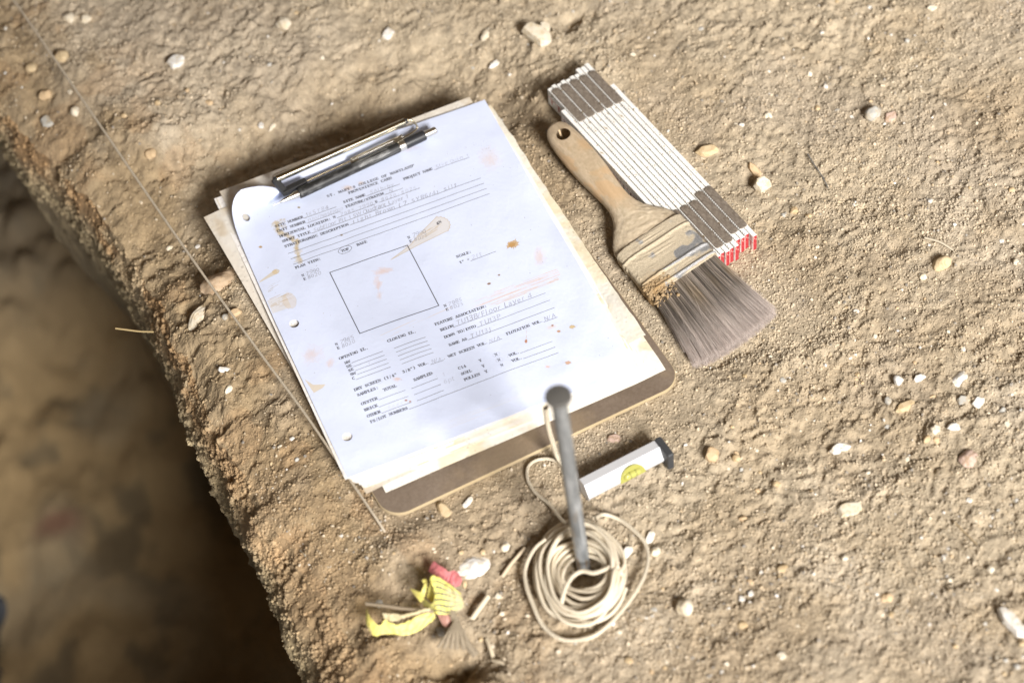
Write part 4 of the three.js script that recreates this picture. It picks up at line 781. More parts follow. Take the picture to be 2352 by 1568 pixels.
// ---------------------------------------------------------------- the taut line along the trench
{
  const twine = plain(0.58, 0.50, 0.38, 0.95, { bumpMap: cordMap, bumpScale: 0.0003 });
  const pts = [[-40, -95, 0.018], [30, 0, 0.016], [210, 260, 0.013], [345, 457, 0.012], [480, 650, 0.0115], [600, 815, 0.0105], [700, 950, 0.0095], [790, 1082, 0.008], [862, 1188, 0.005], [884, 1222, 0.0], [890, 1232, -0.006]].map((p) => at(...p));
  const far = pts[0].clone().add(pts[0].clone().sub(pts[1]).multiplyScalar(5));
  far.y = 0.02;
  tag(mesh('line_string', tube([far, ...pts], 0.00092, { seg: 260, sides: 8 }), twine), 'taut dusty brown guide string stretched along the edge of the trench', 'string');
}

// ---------------------------------------------------------------- flagging tape on its peg
{
  const c4 = (x, y, h) => at((1300 + x / 2.541) / 1.7007, (2050 + y / 2.541) / 1.7007, 0.002 + 0.6 * h);
  // a ribbon through two edges given as seen, with the height of each point
  const ribbon = (edgeA, edgeB, n = 60, m = 10) => { const a = new THREE.CatmullRomCurve3(edgeA.map((p) => c4(...p))), b = new THREE.CatmullRomCurve3(edgeB.map((p) => c4(...p))); return grid(n, m, (i, j) => { const p = a.getPoint(i / n), q = b.getPoint(i / n), v = p.lerp(q, j / m); return [v.x, v.y + 0.0007 * noise2(i * 0.35, j * 0.5, 701), v.z, [i / n, j / m]]; }); };
  const yellowMap = texture(256, 64, (x, y) => { const d = smooth(0.25, 0.7, fbm(x * 9, y * 5, 3, 702)); return [0.93, 0.89, 0.50].map((v, k) => lerp(v, [0.84, 0.78, 0.58][k], 0.7 * d)); }, { srgb: true, repeat: false });
  const stripedMap = texture(256, 128, (x, y) => { const s = (y * 6.2 + 0.25 * Math.sin(x * 6)) % 1, d = smooth(0.2, 0.8, fbm(x * 8, y * 6, 3, 703)); const c = s > 0.52 && s < 0.86 && y > 0.12 ? [0.36, 0.36, 0.34] : [0.92, 0.89, 0.48]; return c.map((v, k) => lerp(v, [0.74, 0.70, 0.56][k], 0.45 * d + 0.75 * smooth(0.55, 0.95, x) * smooth(0.0, 0.3, y))); }, { srgb: true, repeat: false });
  const film = (map, r = 0.55) => new THREE.MeshPhysicalMaterial({ map, roughness: r, side: THREE.DoubleSide, transmission: 0.12, thickness: 0 });
  const pinkMap = texture(128, 64, (x, y) => { const d = fbm(x * 6, y * 4, 3, 704); return [0.80, 0.46, 0.48].map((v, k) => lerp(v, [0.82, 0.55, 0.52][k], clamp(0.4 + 0.7 * d) * 0.5)); }, { srgb: true, repeat: false });
  const y1 = film(yellowMap), y2 = film(stripedMap), pk = film(pinkMap);
  const a = thing('flagging_tape', 'curled strip of yellow flagging tape with dark stripes standing up at the soil peg', 'flagging tape');
  mesh('curl', ribbon([[905, 735, 0.020], [985, 780, 0.028], [1015, 700, 0.038], [990, 600, 0.042], [965, 545, 0.040], [985, 508, 0.036], [1040, 512, 0.032], [1120, 560, 0.030], [1200, 625, 0.028], [1270, 680, 0.024]], [[890, 800, 0.008], [960, 850, 0.010], [1000, 860, 0.014], [1030, 880, 0.016], [1060, 885, 0.015], [1100, 885, 0.014], [1150, 885, 0.012], [1210, 872, 0.010], [1265, 845, 0.008], [1310, 815, 0.006]], 90, 24), y2, a);
  mesh('torn_end', ribbon([[880, 545, 0.030], [900, 600, 0.032], [870, 660, 0.030], [790, 640, 0.026], [760, 625, 0.024]], [[940, 540, 0.030], [935, 610, 0.031], [915, 690, 0.027], [900, 745, 0.020], [870, 770, 0.015]], 50, 8), y1, a);
  mesh('inner_fold', ribbon([[968, 560, 0.038], [1010, 590, 0.034], [1020, 640, 0.030], [980, 660, 0.028]], [[930, 720, 0.018], [970, 760, 0.016], [1010, 780, 0.015], [1020, 800, 0.014]], 40, 8), y1, a);
  const b = thing('flagging_tape', 'long loose yellow tape end lying crumpled on the soil toward the trench', 'flagging tape');
  mesh('strip', ribbon([[335, 820, 0.022], [350, 880, 0.020], [400, 950, 0.017], [470, 1000, 0.013], [520, 940, 0.018], [560, 970, 0.016], [650, 985, 0.012], [760, 945, 0.011], [880, 890, 0.011], [1000, 850, 0.012]], [[325, 930, 0.008], [335, 1000, 0.006], [370, 1060, 0.004], [410, 1100, 0.003], [500, 1085, 0.004], [590, 1080, 0.004], [690, 1098, 0.003], [800, 1075, 0.003], [930, 1000, 0.004], [1020, 920, 0.008]], 90, 14), y1, b);
  mesh('upper_fold', ribbon([[490, 880, 0.016], [600, 880, 0.018], [720, 890, 0.018], [850, 850, 0.018], [960, 820, 0.018]], [[520, 960, 0.009], [600, 960, 0.010], [720, 920, 0.014], [850, 880, 0.015], [970, 850, 0.015]], 60, 6), film(texture(64, 32, (x, y) => [0.80, 0.75, 0.60].map((v) => v + 0.08 * noise2(x * 9, y * 6, 705)), { srgb: true, repeat: false })), b);
  const c = thing('flagging_tape', 'faded red tape scrap bent behind the yellow striped tape', 'flagging tape');
  mesh('scrap', ribbon([[1000, 360, 0.022], [1060, 400, 0.024], [1120, 440, 0.022], [1160, 470, 0.016], [1210, 450, 0.018], [1260, 500, 0.018], [1285, 545, 0.014]], [[945, 460, 0.008], [1000, 500, 0.010], [1060, 530, 0.010], [1120, 560, 0.008], [1170, 590, 0.008], [1220, 610, 0.006], [1265, 600, 0.004]], 60, 10), pk, c);
  mesh('under_scrap', ribbon([[1030, 880, 0.010], [1100, 890, 0.011], [1190, 890, 0.010]], [[1090, 990, 0.004], [1130, 1015, 0.004], [1195, 1000, 0.004]], 30, 6), film(texture(64, 32, () => [0.70, 0.52, 0.46], { srgb: true, repeat: false })), c);
  // the dry wooden peg the tapes are tied to and its frayed stalks
  const peg = thing('wooden_peg', 'dry splintered wooden peg with frayed fibres below the yellow tape', 'peg');
  const dry = plain(0.50, 0.41, 0.29, 0.95, { bumpMap: soilBump, bumpScale: 0.0006 });
  const R = rng(111);
  mesh('stem', tube([c4(1060, 560, 0.012), c4(1130, 760, 0.010), c4(1190, 900, 0.008), c4(1260, 1050, 0.004), c4(1330, 1180, 0.0005), c4(1420, 1290, -0.004)], 0.0026, { seg: 50, sides: 9 }), dry, peg);
  for (const [x, y, w] of [[1040, 1220, 0.0009], [1100, 1225, 0.0014], [1170, 1230, 0.0016], [1230, 1235, 0.0016], [1300, 1240, 0.0013], [1370, 1250, 0.0010]]) mesh('fibre', tube([c4(1215, 940, 0.009), c4(lerp(1230, x, 0.5), 1080, 0.008), c4(x, y, 0.001)], w, { seg: 20, sides: 6 }), dry, peg);
  tag(mesh('dry_stalk', tube([c4(330, 780, 0.004), c4(500, 800, 0.009), c4(700, 830, 0.012), c4(900, 850, 0.014), c4(1000, 860, 0.013)], 0.0013, { seg: 40, sides: 7 }), plain(0.30, 0.24, 0.165, 0.95)), 'thin brown stalk running from the trench side into the yellow tape', 'stalk');
}

// ---------------------------------------------------------------- stones, shells and chips
function pebbleG(seed, a, b, c, bumpy = 0.16) {
  const g = mergeVertices(new THREE.IcosahedronGeometry(1, 5).deleteAttribute('uv').deleteAttribute('normal')), p = g.attributes.position, uv = new Float32Array(p.count * 2);
  for (let i = 0; i < p.count; i++) { const x = p.getX(i), y = p.getY(i), z = p.getZ(i), m = 1 + bumpy * (fbm(x * 1.3 + seed * 3.1, z * 1.3 + y * 0.9, 3, seed) + 0.5 * noise2(y * 2 + seed, x * 2, seed + 5)); p.setXYZ(i, x * m * a, y * m * b, z * m * c); uv[2 * i] = x * a + z * c * 0.3; uv[2 * i + 1] = y * b + z * c; }
  g.setAttribute('uv', new THREE.BufferAttribute(uv, 2));
  g.computeVertexNormals();
  return g;
}
function chipG(seed, a, b, c, n = 13) {        // an angular broken piece
  const R = rng(seed * 131 + 7), pts = [], tiltA = 0.35 * (R() - 0.5), tiltC = 0.35 * (R() - 0.5);
  for (let i = 0; i < n; i++) {
    const q = ((i + 0.7 * (R() - 0.5)) / n) * Math.PI * 2, k = 0.74 + 0.36 * R(), sq = 1 / Math.max(Math.abs(Math.cos(q)), Math.abs(Math.sin(q))), e = lerp(1, sq, 0.55) * k, x = Math.cos(q) * a * e, z = Math.sin(q) * c * e, t = 0.55 + 0.35 * R();
    pts.push(V(x * t, b * (0.75 + 0.25 * R()) + (x * tiltA + z * tiltC) * 0.5, z * t), V(x, b * (0.2 - 0.4 * R()), z), V(x * 0.8, -b, z * 0.8));
  }
  const g = new ConvexGeometry(pts), p = g.attributes.position, uv = new Float32Array(p.count * 2);
  for (let i = 0; i < p.count; i++) { uv[2 * i] = p.getX(i) + p.getY(i); uv[2 * i + 1] = p.getZ(i); }
  g.setAttribute('uv', new THREE.BufferAttribute(uv, 2));
  return g;
}
function shellG(seed, a, c, dome, thick, a0 = 0, a1 = Math.PI * 2) {   // a curved piece of shell, thickness and rim included
  const nr = 14, na = 44, full = a1 - a0 > 6.2, P = [];
  const top = (r, q, k) => { const e = 1 + 0.10 * fbm(Math.cos(q) * 1.6 + seed, Math.sin(q) * 1.6, 3, seed), x = Math.cos(q) * a * r * e, z = Math.sin(q) * c * r * e; const y = dome * (1 - r * r) + 0.06 * a * fbm(x * 2 / a + seed, z * 2 / a, 2, seed + 3) + 0.02 * a * Math.sin(r * 22) * r; return [x, y - k, z]; };
  const layer = (k, flip) => grid(na, nr, (i, j) => top(j / nr, lerp(a0, a1, i / na), k * (1 - 0.5 * (j / nr) ** 6)), { flip });
  const rim = grid(na, 1, (i, j) => top(1, lerp(a0, a1, i / na), j ? thick * 0.5 : 0));
  const list = [layer(0, false), layer(thick, true), rim];
  if (!full) for (const q of [a0, a1]) list.push(grid(1, nr, (i, j) => top(j / nr, q, i ? thick * (1 - 0.5 * (j / nr) ** 6) : 0)));
  return mergeGeometries(list);
}
const stoneMap = (base, spot, seed) => texture(128, 128, (x, y) => { const n = 0.6 * wrapNoise(x, y, 5, seed) + 0.4 * wrapNoise(x, y, 22, seed + 1), s = smooth(0.5, 0.72, n); return base.map((v, k) => lerp(v, spot[k], 0.75 * s) + 0.08 * (wrapNoise(x, y, 60, seed + 2) - 0.5)); }, { srgb: true });
const stoneM = {}, STONES = { white: [[0.90, 0.89, 0.87], [0.82, 0.77, 0.68]], pale: [[0.86, 0.82, 0.74], [0.78, 0.71, 0.58]], tan: [[0.78, 0.70, 0.56], [0.72, 0.62, 0.47]], orange: [[0.79, 0.69, 0.55], [0.74, 0.63, 0.48]], grey: [[0.70, 0.69, 0.66], [0.70, 0.64, 0.54]], pink: [[0.76, 0.66, 0.60], [0.62, 0.52, 0.42]], brick: [[0.66, 0.47, 0.38], [0.60, 0.49, 0.37]], shell: [[0.74, 0.65, 0.54], [0.68, 0.57, 0.44]], dark: [[0.40, 0.38, 0.35], [0.48, 0.42, 0.33]] };
Object.entries(STONES).forEach(([k, [a, b]], i) => { const map = stoneMap(a, b, 800 + i * 7); map.repeat.set(90, 90); stoneM[k] = new THREE.MeshStandardMaterial({ map, roughness: k === 'white' ? 0.6 : 0.85, side: k === 'shell' || k === 'white' ? THREE.DoubleSide : THREE.FrontSide }); });
function put(o, px, py, sink, turn = 0, tilt = 0, roll = 0) { const p = at(px, py, 0.001); o.position.set(p.x, ground(p.x, p.z) - sink, p.z); o.rotation.set(tilt, turn, roll); return o; }
const mm = 0.001;
// [name, category, shape, half sizes in mm, colour, x, y in the photograph, sink mm, turn, tilt, roll, label]
const FINDS = [
  ['stone_chip', 'stone', 'chip', 7, 3, 6.5, 'white', 405, 145, -1, 0.4, 0.1, 0, 'square white stone chip lying alone on the brown soil beyond the clipboard'],
  ['stone', 'stone', 'chip', 7.5, 6, 15, 'pale', 1236, 88, -2.0, 0.42, 0.10, 0, 'long pale blocky stone beside the dark hollow beyond the top of the folding rule'],
  ['stone_chip', 'stone', 'chip', 4, 4, 4.5, 'pale', 1252, 66, -4, 1, 0.1, 0, 'small cream stone leaning on the upper end of the long pale blocky stone'],
  ['oyster_shell', 'shell', 'shell', 17, 10, 6, 'shell', 508, 640, -1.2, -0.05, 0.12, 0, 'brown domed shell half under the askew cream sheet, crossed by the guide string'],
  ['oyster_shell', 'shell', 'shell', 13, 6.5, 2.6, 'pale', 452, 712, -1.0, 0.65, 0.22, 0.1, 'broken shell with a white rim, filled with soil, left of the guide string'],
  ['stone_chip', 'stone', 'chip', 5, 3, 3, 'orange', 540, 722, -0.6, 0.3, 0.1, 0, 'pale ochre stone just right of the guide string beside the soil filled shell'],
  ['pebble', 'pebble', 'pebble', 2.4, 2, 2.6, 'grey', 516, 727, -0.5, 0, 0, 0, 'little grey pebble touching the guide string beside the soil filled shell'],
  ['stone', 'stone', 'chip', 6, 4.5, 6, 'pale', 1750, 424, -2.5, 0.2, 0.3, 0, 'faceted pale stone right of the folding rule, at the rim of a small dark hole'],
  ['shell_flake', 'shell', 'chip', 3.4, 2.5, 7.5, 'orange', 1733, 386, -0.8, 0.2, 0.3, 0.3, 'upright orange flake in the small hole right of the folding rule'],
  ['stone', 'stone', 'chip', 9, 3.5, 5, 'tan', 1625, 346, -1, -0.1, 0.2, 0, 'flat tan stone sunk in the soil beside the middle of the folding rule'],
  ['stone', 'stone', 'pebble', 7, 5, 5, 'grey', 2004, 265, -1.5, 0.3, 0, 0, 'rounded grey stone with a dark shadow in the upper right soil'],
  ['shell_flake', 'shell', 'chip', 7, 2, 4, 'pink', 2047, 267, 0, 0.3, 0.1, 0, 'thin pinkish flake lying right of the rounded grey stone'],
  ['stone', 'stone', 'pebble', 8, 4.5, 5, 'tan', 2162, 612, -0.5, 0.2, 0, 0.15, 'smooth tan stone lying in a socket of soil under a white straw'],
  ['pebble', 'pebble', 'pebble', 3, 2.4, 2.8, 'pale', 2118, 643, -1, 0, 0, 0, 'round cream pebble left below the stone in the soil socket'],
  ['shell_piece', 'shell', 'shell', 7.5, 5, 3, 'white', 2206, 876, -0.6, 0.4, 0.15, 0, 'largest white ribbed shell piece in the right hand gravel'],
  ['shell_chip', 'shell', 'chip', 5, 2, 3.4, 'white', 2247, 931, -1.2, 0.5, 0.2, 0, 'bright white shell chip, the right one of two close together below the ribbed shell'],
  ['shell_chip', 'shell', 'chip', 4.4, 2, 3.6, 'grey', 2213, 927, -0.8, -0.4, 0.2, 0, 'grey white shell chip, the left one of two close together below the ribbed shell'],
  ['shell_chip', 'shell', 'chip', 4.6, 1.6, 3, 'white', 2190, 992, -0.6, -0.5, 0.2, 0.1, 'white triangular shell chip alone above the pinkish round shell'],
  ['shell_piece', 'shell', 'shell', 7, 6, 3.4, 'pink', 2225, 1062, -1.2, 0.4, 0.1, 0, 'pinkish round domed shell in the right hand gravel'],
  ['shell_piece', 'shell', 'chip', 10, 2.4, 6.5, 'pale', 1955, 1166, -0.6, -0.1, 0.1, 0, 'broad flat cream shell fragment in the bare sand right of the string coil'],
  ['stone_splinter', 'stone', 'chip', 5.5, 4.5, 15, 'white', 2325, 1432, -2.5, 0.15, 0.1, 0, 'long white stone splinter near the lower right corner'],
  ['stone', 'stone', 'chip', 5, 4.2, 5, 'orange', 1636, 1046, -1.6, 0.4, 0.1, 0, 'ochre cubic stone right of the black cap of the spirit level'],
  ['pebble', 'pebble', 'pebble', 5.4, 4.4, 5.2, 'pale', 1573, 1397, -2, 0, 0, 0, 'large round buff pebble below right of the loose string loop'],
  ['shell_piece', 'shell', 'shell', 12, 8, 3.5, 'white', 1086, 1296, -1.5, -0.1, 0.12, 0, 'crushed white shell just behind the red tape scrap'],
  ['pebble', 'pebble', 'pebble', 3.4, 3, 3.3, 'pale', 1160, 1251, -1, 0, 0, 0, 'round cream pebble between the string coil and the board corner'],
  ['stone_chip', 'stone', 'chip', 4.5, 2, 6.5, 'tan', 1019, 1172, -0.5, 0.1, 0.3, 0, 'tan chip leaning against the lower edge of the clipboard'],
  ['shell_chip', 'shell', 'chip', 6, 1.5, 2, 'white', 1074, 1153, -0.8, 0.5, 0.1, 0, 'white sliver lying below the lower edge of the clipboard'],
  ['shell_chip', 'shell', 'chip', 5, 2, 3.4, 'pink', 1410, 1006, 0, -0.7, 0.05, 0, 'pale pink flake between the clipboard and the spirit level'],
  ['shell_chip', 'shell', 'chip', 6, 1.8, 2.6, 'white', 1492, 1227, -1, 0.8, 0.2, 0, 'white sliver just outside the right of the loose string loop'],
  ['shell_chip', 'shell', 'chip', 5, 2, 3, 'white', 1440, 1262, -1, 0.6, 0.2, 0, 'white chip between the string coil and its loose outer loop'],
  ['pebble', 'pebble', 'pebble', 3.6, 2.8, 3, 'pale', 1505, 1262, -0.8, 0, 0, 0, 'cream pebble touching the outer right of the loose string loop'],
  ['shell_piece', 'shell', 'chip', 8, 2, 4, 'white', 1932, 1026, 0.2, 0.05, 0.05, 0, 'low broken white shell in the sand right of the ochre stone'],
  ['pebble', 'pebble', 'pebble', 2.8, 2.4, 2.8, 'grey', 2040, 925, -1, 0, 0, 0, 'grey pebble at the left end of the flat stone in the right hand gravel'],
  ['stone', 'stone', 'chip', 8, 2.4, 3.4, 'tan', 2078, 938, 0.4, 0.15, 0.05, 0, 'flat tan stone half buried in the right hand gravel'],
  ['pebble', 'pebble', 'pebble', 3.4, 2.8, 3.6, 'white', 2063, 881, -1, 0, 0, 0, 'white pebble left of the row of small stones below the ribbed shell'],
  ['shell_chip', 'shell', 'chip', 4.5, 1.8, 2.4, 'white', 2112, 876, -0.8, 0.1, 0.1, 0, 'white flake in the row of small stones left of the ribbed shell'],
  ['pebble', 'pebble', 'pebble', 4.6, 3.6, 4.8, 'tan', 63, 133, -1, 0.3, 0, 0, 'tan pebble left of the guide string near the upper left corner'],
  ['pebble', 'pebble', 'pebble', 5.4, 4.4, 5.6, 'tan', 139, 128, -1.4, 0, 0, 0, 'round tan pebble touching the guide string in the upper left'],
  ['pebble', 'pebble', 'pebble', 5.4, 3.6, 3.8, 'orange', 97, 191, -1, 0.1, 0, 0, 'ochre oval pebble left of the guide string near the trench lip'],
  ['shell_piece', 'shell', 'chip', 4.5, 2.5, 6.5, 'grey', 95, 241, -0.6, 0.2, 0.1, 0, 'grey shell fragment at the trench lip in the upper left'],
  ['pebble', 'pebble', 'pebble', 3.6, 3, 4.4, 'pale', 167, 239, -0.8, 0, 0, 0, 'cream pebble right beside the guide string above the trench lip'],
  ['pebble', 'pebble', 'pebble', 4, 3.2, 5, 'pale', 156, 33, -1, 0, 0, 0, 'buff pebble right of the guide string at the upper left edge'],
  ['shell_chip', 'shell', 'chip', 4.5, 2.5, 4, 'pale', 196, 38, -1, 0, 0.1, 0, 'cream chip right of the buff pebble at the upper left edge'],
  ['stone', 'stone', 'pebble', 6, 4, 6, 'pale', 651, 56, -1, 0.4, 0, 0, 'rounded cream stone at the upper edge between the white chip and the blocky stone'],
  ['shell_chip', 'shell', 'chip', 6, 2.2, 4, 'white', 890, 70, -0.6, 0.5, 0.2, 0, 'white angular shell chip near the middle of the upper edge'],
  ['shell_piece', 'shell', 'shell', 7, 3.5, 1.6, 'pale', 1118, 70, -0.5, 0.6, 0.2, 0, 'curved cream shell left of the long blocky stone'],
  ['shell_chip', 'shell', 'chip', 6, 1.6, 2.6, 'white', 1135, 123, -0.6, 0.2, 0.1, 0, 'white curved flake below left of the long blocky stone'],
  ['pebble', 'pebble', 'pebble', 4.4, 3, 4, 'orange', 342, 341, -0.8, 0.3, 0, 0, 'buff pebble right of the guide string, left of the clip shadow'],
  ['shell_chip', 'shell', 'chip', 2.4, 1.6, 3, 'white', 595, 269, -0.8, 0, 0.1, 0, 'small white chip above the clip, the left one of a close pair'],
  ['shell_chip', 'shell', 'chip', 4.8, 1.4, 1.8, 'pale', 620, 268, -0.6, 0.6, 0.1, 0, 'narrow cream chip above the clip, the right one of a close pair'],
  ['shell_chip', 'shell', 'chip', 5.5, 1.6, 2, 'white', 512, 838, -0.4, -0.5, 0.05, 0, 'long white chip on the silty bank left of the guide string'],
];
FINDS.forEach(([name, category, shape, a, b, c, colour, px, py, sink, turn, tilt, roll, label], i) => {
  const g = shape === 'chip' ? chipG(i + 1, a * mm, b * mm, c * mm) : shape === 'shell' ? shellG(i + 1, a * mm, b * mm, c * mm, 0.0012) : pebbleG(i + 1, a * mm, b * mm, c * mm);
  put(tag(mesh(name, g, stoneM[colour]), label, category), px, py, sink * mm, turn, tilt, roll);
});
// the many small ones, which nothing tells apart
const clear = (p) => levelled(p.x, p.z) < 0.35 && p.x - edgeX(p.z) > 0.012 && !(Math.hypot(p.x - SPIKE.x, p.z - SPIKE.z) < 0.045) && !FINDS.some((f) => { const q = at(f[7], f[8], 0); return Math.hypot(q.x - p.x, q.z - p.z) < 0.012; });
{
  const R = rng(211);
  const protos = [];
  for (let k = 0; k < 6; k++) protos.push(mesh('pebble_seed', pebbleG(60 + k, 0.001, 0.0008, 0.0011, 0.22), stoneM.tan), mesh('pebble_seed', chipG(60 + k, 0.001, 0.0005, 0.0008, 9), stoneM.white));
  protos.forEach((p) => scene.remove(p));
  const scatter = (n, chips, name, label, category, group, colours, sizes, bias) => {
    let made = 0;
    for (let tries = 0; made < n && tries < n * 60; tries++) {
      const px = 2352 * Math.pow(R(), bias[0]), py = 1568 * Math.pow(R(), bias[1]), p = at(px, py, 0);
      if (!clear(p) || R() > 0.25 + 0.75 * smooth(-0.3, 0.5, noise2(p.x * 11, p.z * 11, 221))) continue;
      const o = protos[2 * Math.floor(R() * 6) + (chips ? 1 : 0)].clone(), s = lerp(sizes[0], sizes[1], Math.pow(R(), 2.2));
      o.name = numbered(name); o.material = stoneM[colours[Math.floor(R() * colours.length)]];
      o.scale.set(s, s * (0.8 + 0.4 * R()), s * (0.8 + 0.5 * R())); o.position.set(p.x, ground(p.x, p.z) + 0.00002 * s, p.z); o.rotation.set(0.4 * (R() - 0.5), R() * 6.28, 0.4 * (R() - 0.5));
      scene.add(tag(o, label, category, group)); made++;
    }
  };
  scatter(100, true, 'shell_chip', 'tiny white shell chip scattered on the bare tan soil', 'shell', 'tiny white chips scattered over the soil', ['white', 'white', 'white', 'pale', 'grey'], [0.8, 2.4], [0.45, 0.75]);
  scatter(110, false, 'pebble', 'small rounded pebble scattered on the bare tan soil', 'pebble', 'small pebbles scattered over the soil', ['tan', 'pale', 'tan', 'orange', 'grey', 'pale'], [1.2, 3.2], [0.6, 0.85]);
}
// loose grit and soil crumbs
{
  const R = rng(231);
  const crumbs = (name, n, g, m, sizes, tint, area, sinkK) => {
    const im = new THREE.InstancedMesh(g, m, n), M = new THREE.Matrix4(), Q = new THREE.Quaternion(), E = new THREE.Euler(), S = V(), P = V(), C = new THREE.Color();
    let k = 0;
    for (let tries = 0; k < n && tries < n * 12; tries++) {
      const p = area(); if (p.x - edgeX(p.z) < 0.001) continue;
      const board = Math.abs(p.x - 0.115) < 0.10 && p.z > 0.0 && p.z < 0.29; if (board) continue;
      const patch = noise2(p.x * 13, p.z * 13, 235) + 0.6 * noise2(p.x * 45, p.z * 45, 236);
      if (R() > clamp(0.22 + 0.7 * smooth(-0.5, 0.8, patch))) continue;
      const s = lerp(sizes[0], sizes[1], Math.pow(R(), 3.0)) * mm;
      S.set(s, s * (0.6 + 0.5 * R()), s * (0.7 + 0.6 * R())); E.set(R() * 6, R() * 6, R() * 6); Q.setFromEuler(E); P.set(p.x, ground(p.x, p.z) + s * sinkK, p.z);
      im.setMatrixAt(k, M.compose(P, Q, S));
      const c = tint(p, R); im.setColorAt(k, C.setRGB(c[0], c[1], c[2])); k++;
    }
    im.count = k; im.name = name; im.castShadow = im.receiveShadow = true; im.userData.kind = 'stuff'; scene.add(im);
  };
  const view = () => { const p = at(-60 + 2480 * R(), -60 + 1690 * R(), 0); return p; };
    const low = mergeVertices(new THREE.IcosahedronGeometry(1, 1).deleteAttribute('uv').deleteAttribute('normal')); { const p = low.attributes.position; for (let i = 0; i < p.count; i++) { const m = 1 + 0.7 * (hash(i, 7) - 0.5); p.setXYZ(i, p.getX(i) * m, p.getY(i) * m, p.getZ(i) * m); } }
  const angular = low.toNonIndexed(); angular.computeVertexNormals();
  crumbs('soil_crumbs', 150000, angular, plain(1, 1, 1, 1), [0.22, 1.05], (p, r) => { const c = soilColour(p.x, p.z, 0), k = 0.78 + 0.24 * r(); return c.map((v) => v * k); }, view, 0.12);
  crumbs('grit', 9000, angular, plain(1, 1, 1, 0.85), [0.3, 1.3], (p, r) => { const q = r(); const k = 0.8 + 0.4 * r(); return (q > 0.94 ? [0.70, 0.67, 0.61] : q > 0.5 ? [0.58, 0.49, 0.36] : q > 0.15 ? [0.52, 0.41, 0.27] : [0.30, 0.27, 0.23]).map((v) => v * k); }, view, 0.35);
}
// crumbs hanging on the broken lip of the trench
{
  const R = rng(241), n = 15000, low = mergeVertices(new THREE.IcosahedronGeometry(1, 1).deleteAttribute('uv').deleteAttribute('normal')), p = low.attributes.position;
  for (let i = 0; i < p.count; i++) { const m = 1 + 0.6 * (hash(i, 9) - 0.5); p.setXYZ(i, p.getX(i) * m, p.getY(i) * m, p.getZ(i) * m); }
  const rough = low.toNonIndexed(); rough.computeVertexNormals();
  const im = new THREE.InstancedMesh(rough, plain(1, 1, 1, 1), n), M = new THREE.Matrix4(), Q = new THREE.Quaternion(), E = new THREE.Euler(), C = new THREE.Color();
  for (let k = 0; k < n; k++) {
    let z, d; do { z = -0.22 + 0.70 * R(); d = 0.075 * R(); } while (R() > 0.15 + smooth(-0.1, 0.6, noise2(z * 60, d * 90, 242)));
    const w = wallAt(z, d), big = R() > 0.965, s = (big ? lerp(1.2, 2.8, R()) : lerp(0.35, 1.5, R() ** 3)) * mm, g = 0.8 + 0.3 * R();
    E.set(R() * 6, R() * 6, R() * 6); Q.setFromEuler(E);
    im.setMatrixAt(k, M.compose(V(w[0], w[1], w[2]), Q, V(s, s * (0.7 + 0.4 * R()), s * (0.7 + 0.6 * R()))));
    im.setColorAt(k, C.setRGB(w[4][0] * g, w[4][1] * g, w[4][2] * g));
  }
  im.name = 'lip_crumbs'; im.castShadow = im.receiveShadow = true; im.userData.kind = 'stuff'; scene.add(im);
}
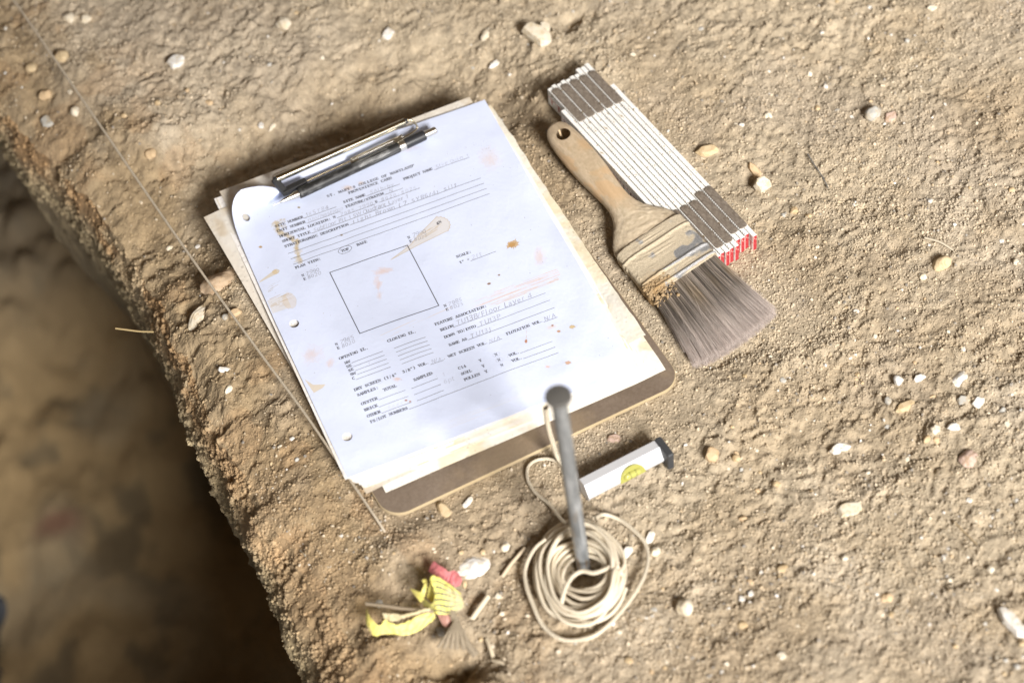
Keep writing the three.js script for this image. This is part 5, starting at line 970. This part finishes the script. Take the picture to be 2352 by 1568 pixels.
// ---------------------------------------------------------------- straws, splinters, roots
{
  const line = (name, category, label, pts, r, col) => { const P = pts.map(([x, y, h]) => { const p = at(x, y, 0.002); p.y = ground(p.x, p.z) + h * mm; return p; }); tag(mesh(name, tube(P, r * mm, { seg: 24, sides: 7 }), plain(...col, 0.9)), label, category); };
  line('straw', 'straw', 'pale straw lying on the soil above the stone in its socket', [[2124, 553, 2], [2158, 563, 2.4], [2190, 578, 1.2]], 0.8, [0.56, 0.49, 0.37]);
  line('thin_wire', 'wire', 'thin dark bent wire on the soil right of the folding rule', [[1856, 352, 2], [1872, 378, 2.2], [1888, 402, 2.0], [1903, 428, 1.4]], 0.4, [0.14, 0.14, 0.14]);
  line('straw', 'straw', 'thin brown straw in the sand at the lower right', [[2192, 1196, 1.2], [2218, 1222, 1.8], [2246, 1250, 1.2]], 0.55, [0.42, 0.32, 0.19]);
  line('wood_splinter', 'splinter', 'broad pale wood splinter right of the striped yellow tape', [[1082, 1410, 3], [1100, 1388, 4.5], [1120, 1362, 5]], 1.9, [0.66, 0.57, 0.42]);
  line('wood_splinter', 'splinter', 'long thin splinter reaching up toward the string coil', [[1152, 1316, 2], [1172, 1292, 3.5], [1205, 1254, 3]], 1.3, [0.58, 0.48, 0.34]);
  line('wood_splinter', 'splinter', 'short pale splinter on the soil below the broad one', [[1115, 1450, 2.5], [1123, 1470, 3], [1130, 1490, 2]], 1.5, [0.62, 0.53, 0.38]);
  line('wood_splinter', 'splinter', 'lowest pale splinter right of the hollow at the bottom edge', [[1128, 1495, 2], [1145, 1505, 2.5], [1158, 1512, 1.5]], 1.3, [0.58, 0.49, 0.35]);
  const root = (label, pts, r, col) => tag(mesh('rootlet', tube(pts.map((p) => at(...p)), r * mm, { seg: 24, sides: 6 }), plain(...col, 0.9)), label, 'root');
  root('pale thin rootlet sticking out straight from the trench lip', [[352, 762, -0.018], [320, 761, -0.016], [288, 757, -0.012], [264, 754, -0.010]], 0.7, [0.36, 0.27, 0.13]);
  root('little curled rootlet hanging from the trench lip beside the form', [[596, 1016, -0.03], [585, 1004, -0.026], [583, 1020, -0.030], [590, 1032, -0.036]], 0.45, [0.40, 0.33, 0.22]);
  root('bent pale rootlet in the broken trench lip below the form', [[690, 1264, -0.02], [702, 1276, -0.018], [706, 1290, -0.024]], 0.8, [0.42, 0.37, 0.28]);
}
// a dark edge of sheeting lies at the far left of the trench floor
{
  const a = at(-48, 1130, -0.66), b = at(14, 1600, -0.66);
  const g = grid(30, 60, (i, j) => { const u = i / 30, p = a.clone().lerp(b, (j / 60) * 1.3 - 0.1), x = p.x + 0.012 * noise2(j * 0.2, 3, 901) - u * 0.32, z = p.z; return [x, floorY(x, z) + 0.008 + 0.022 * u + 0.010 * fbm(u * 5, j * 0.11, 3, 902), z, [u, j / 60]]; });
  tag(mesh('plastic_sheet', g, plain(0.022, 0.026, 0.034, 0.5, { side: THREE.DoubleSide })), 'dark bluish sheeting at the lower left corner deep in the trench', 'sheeting');
}
renderer.render(scene, camera);
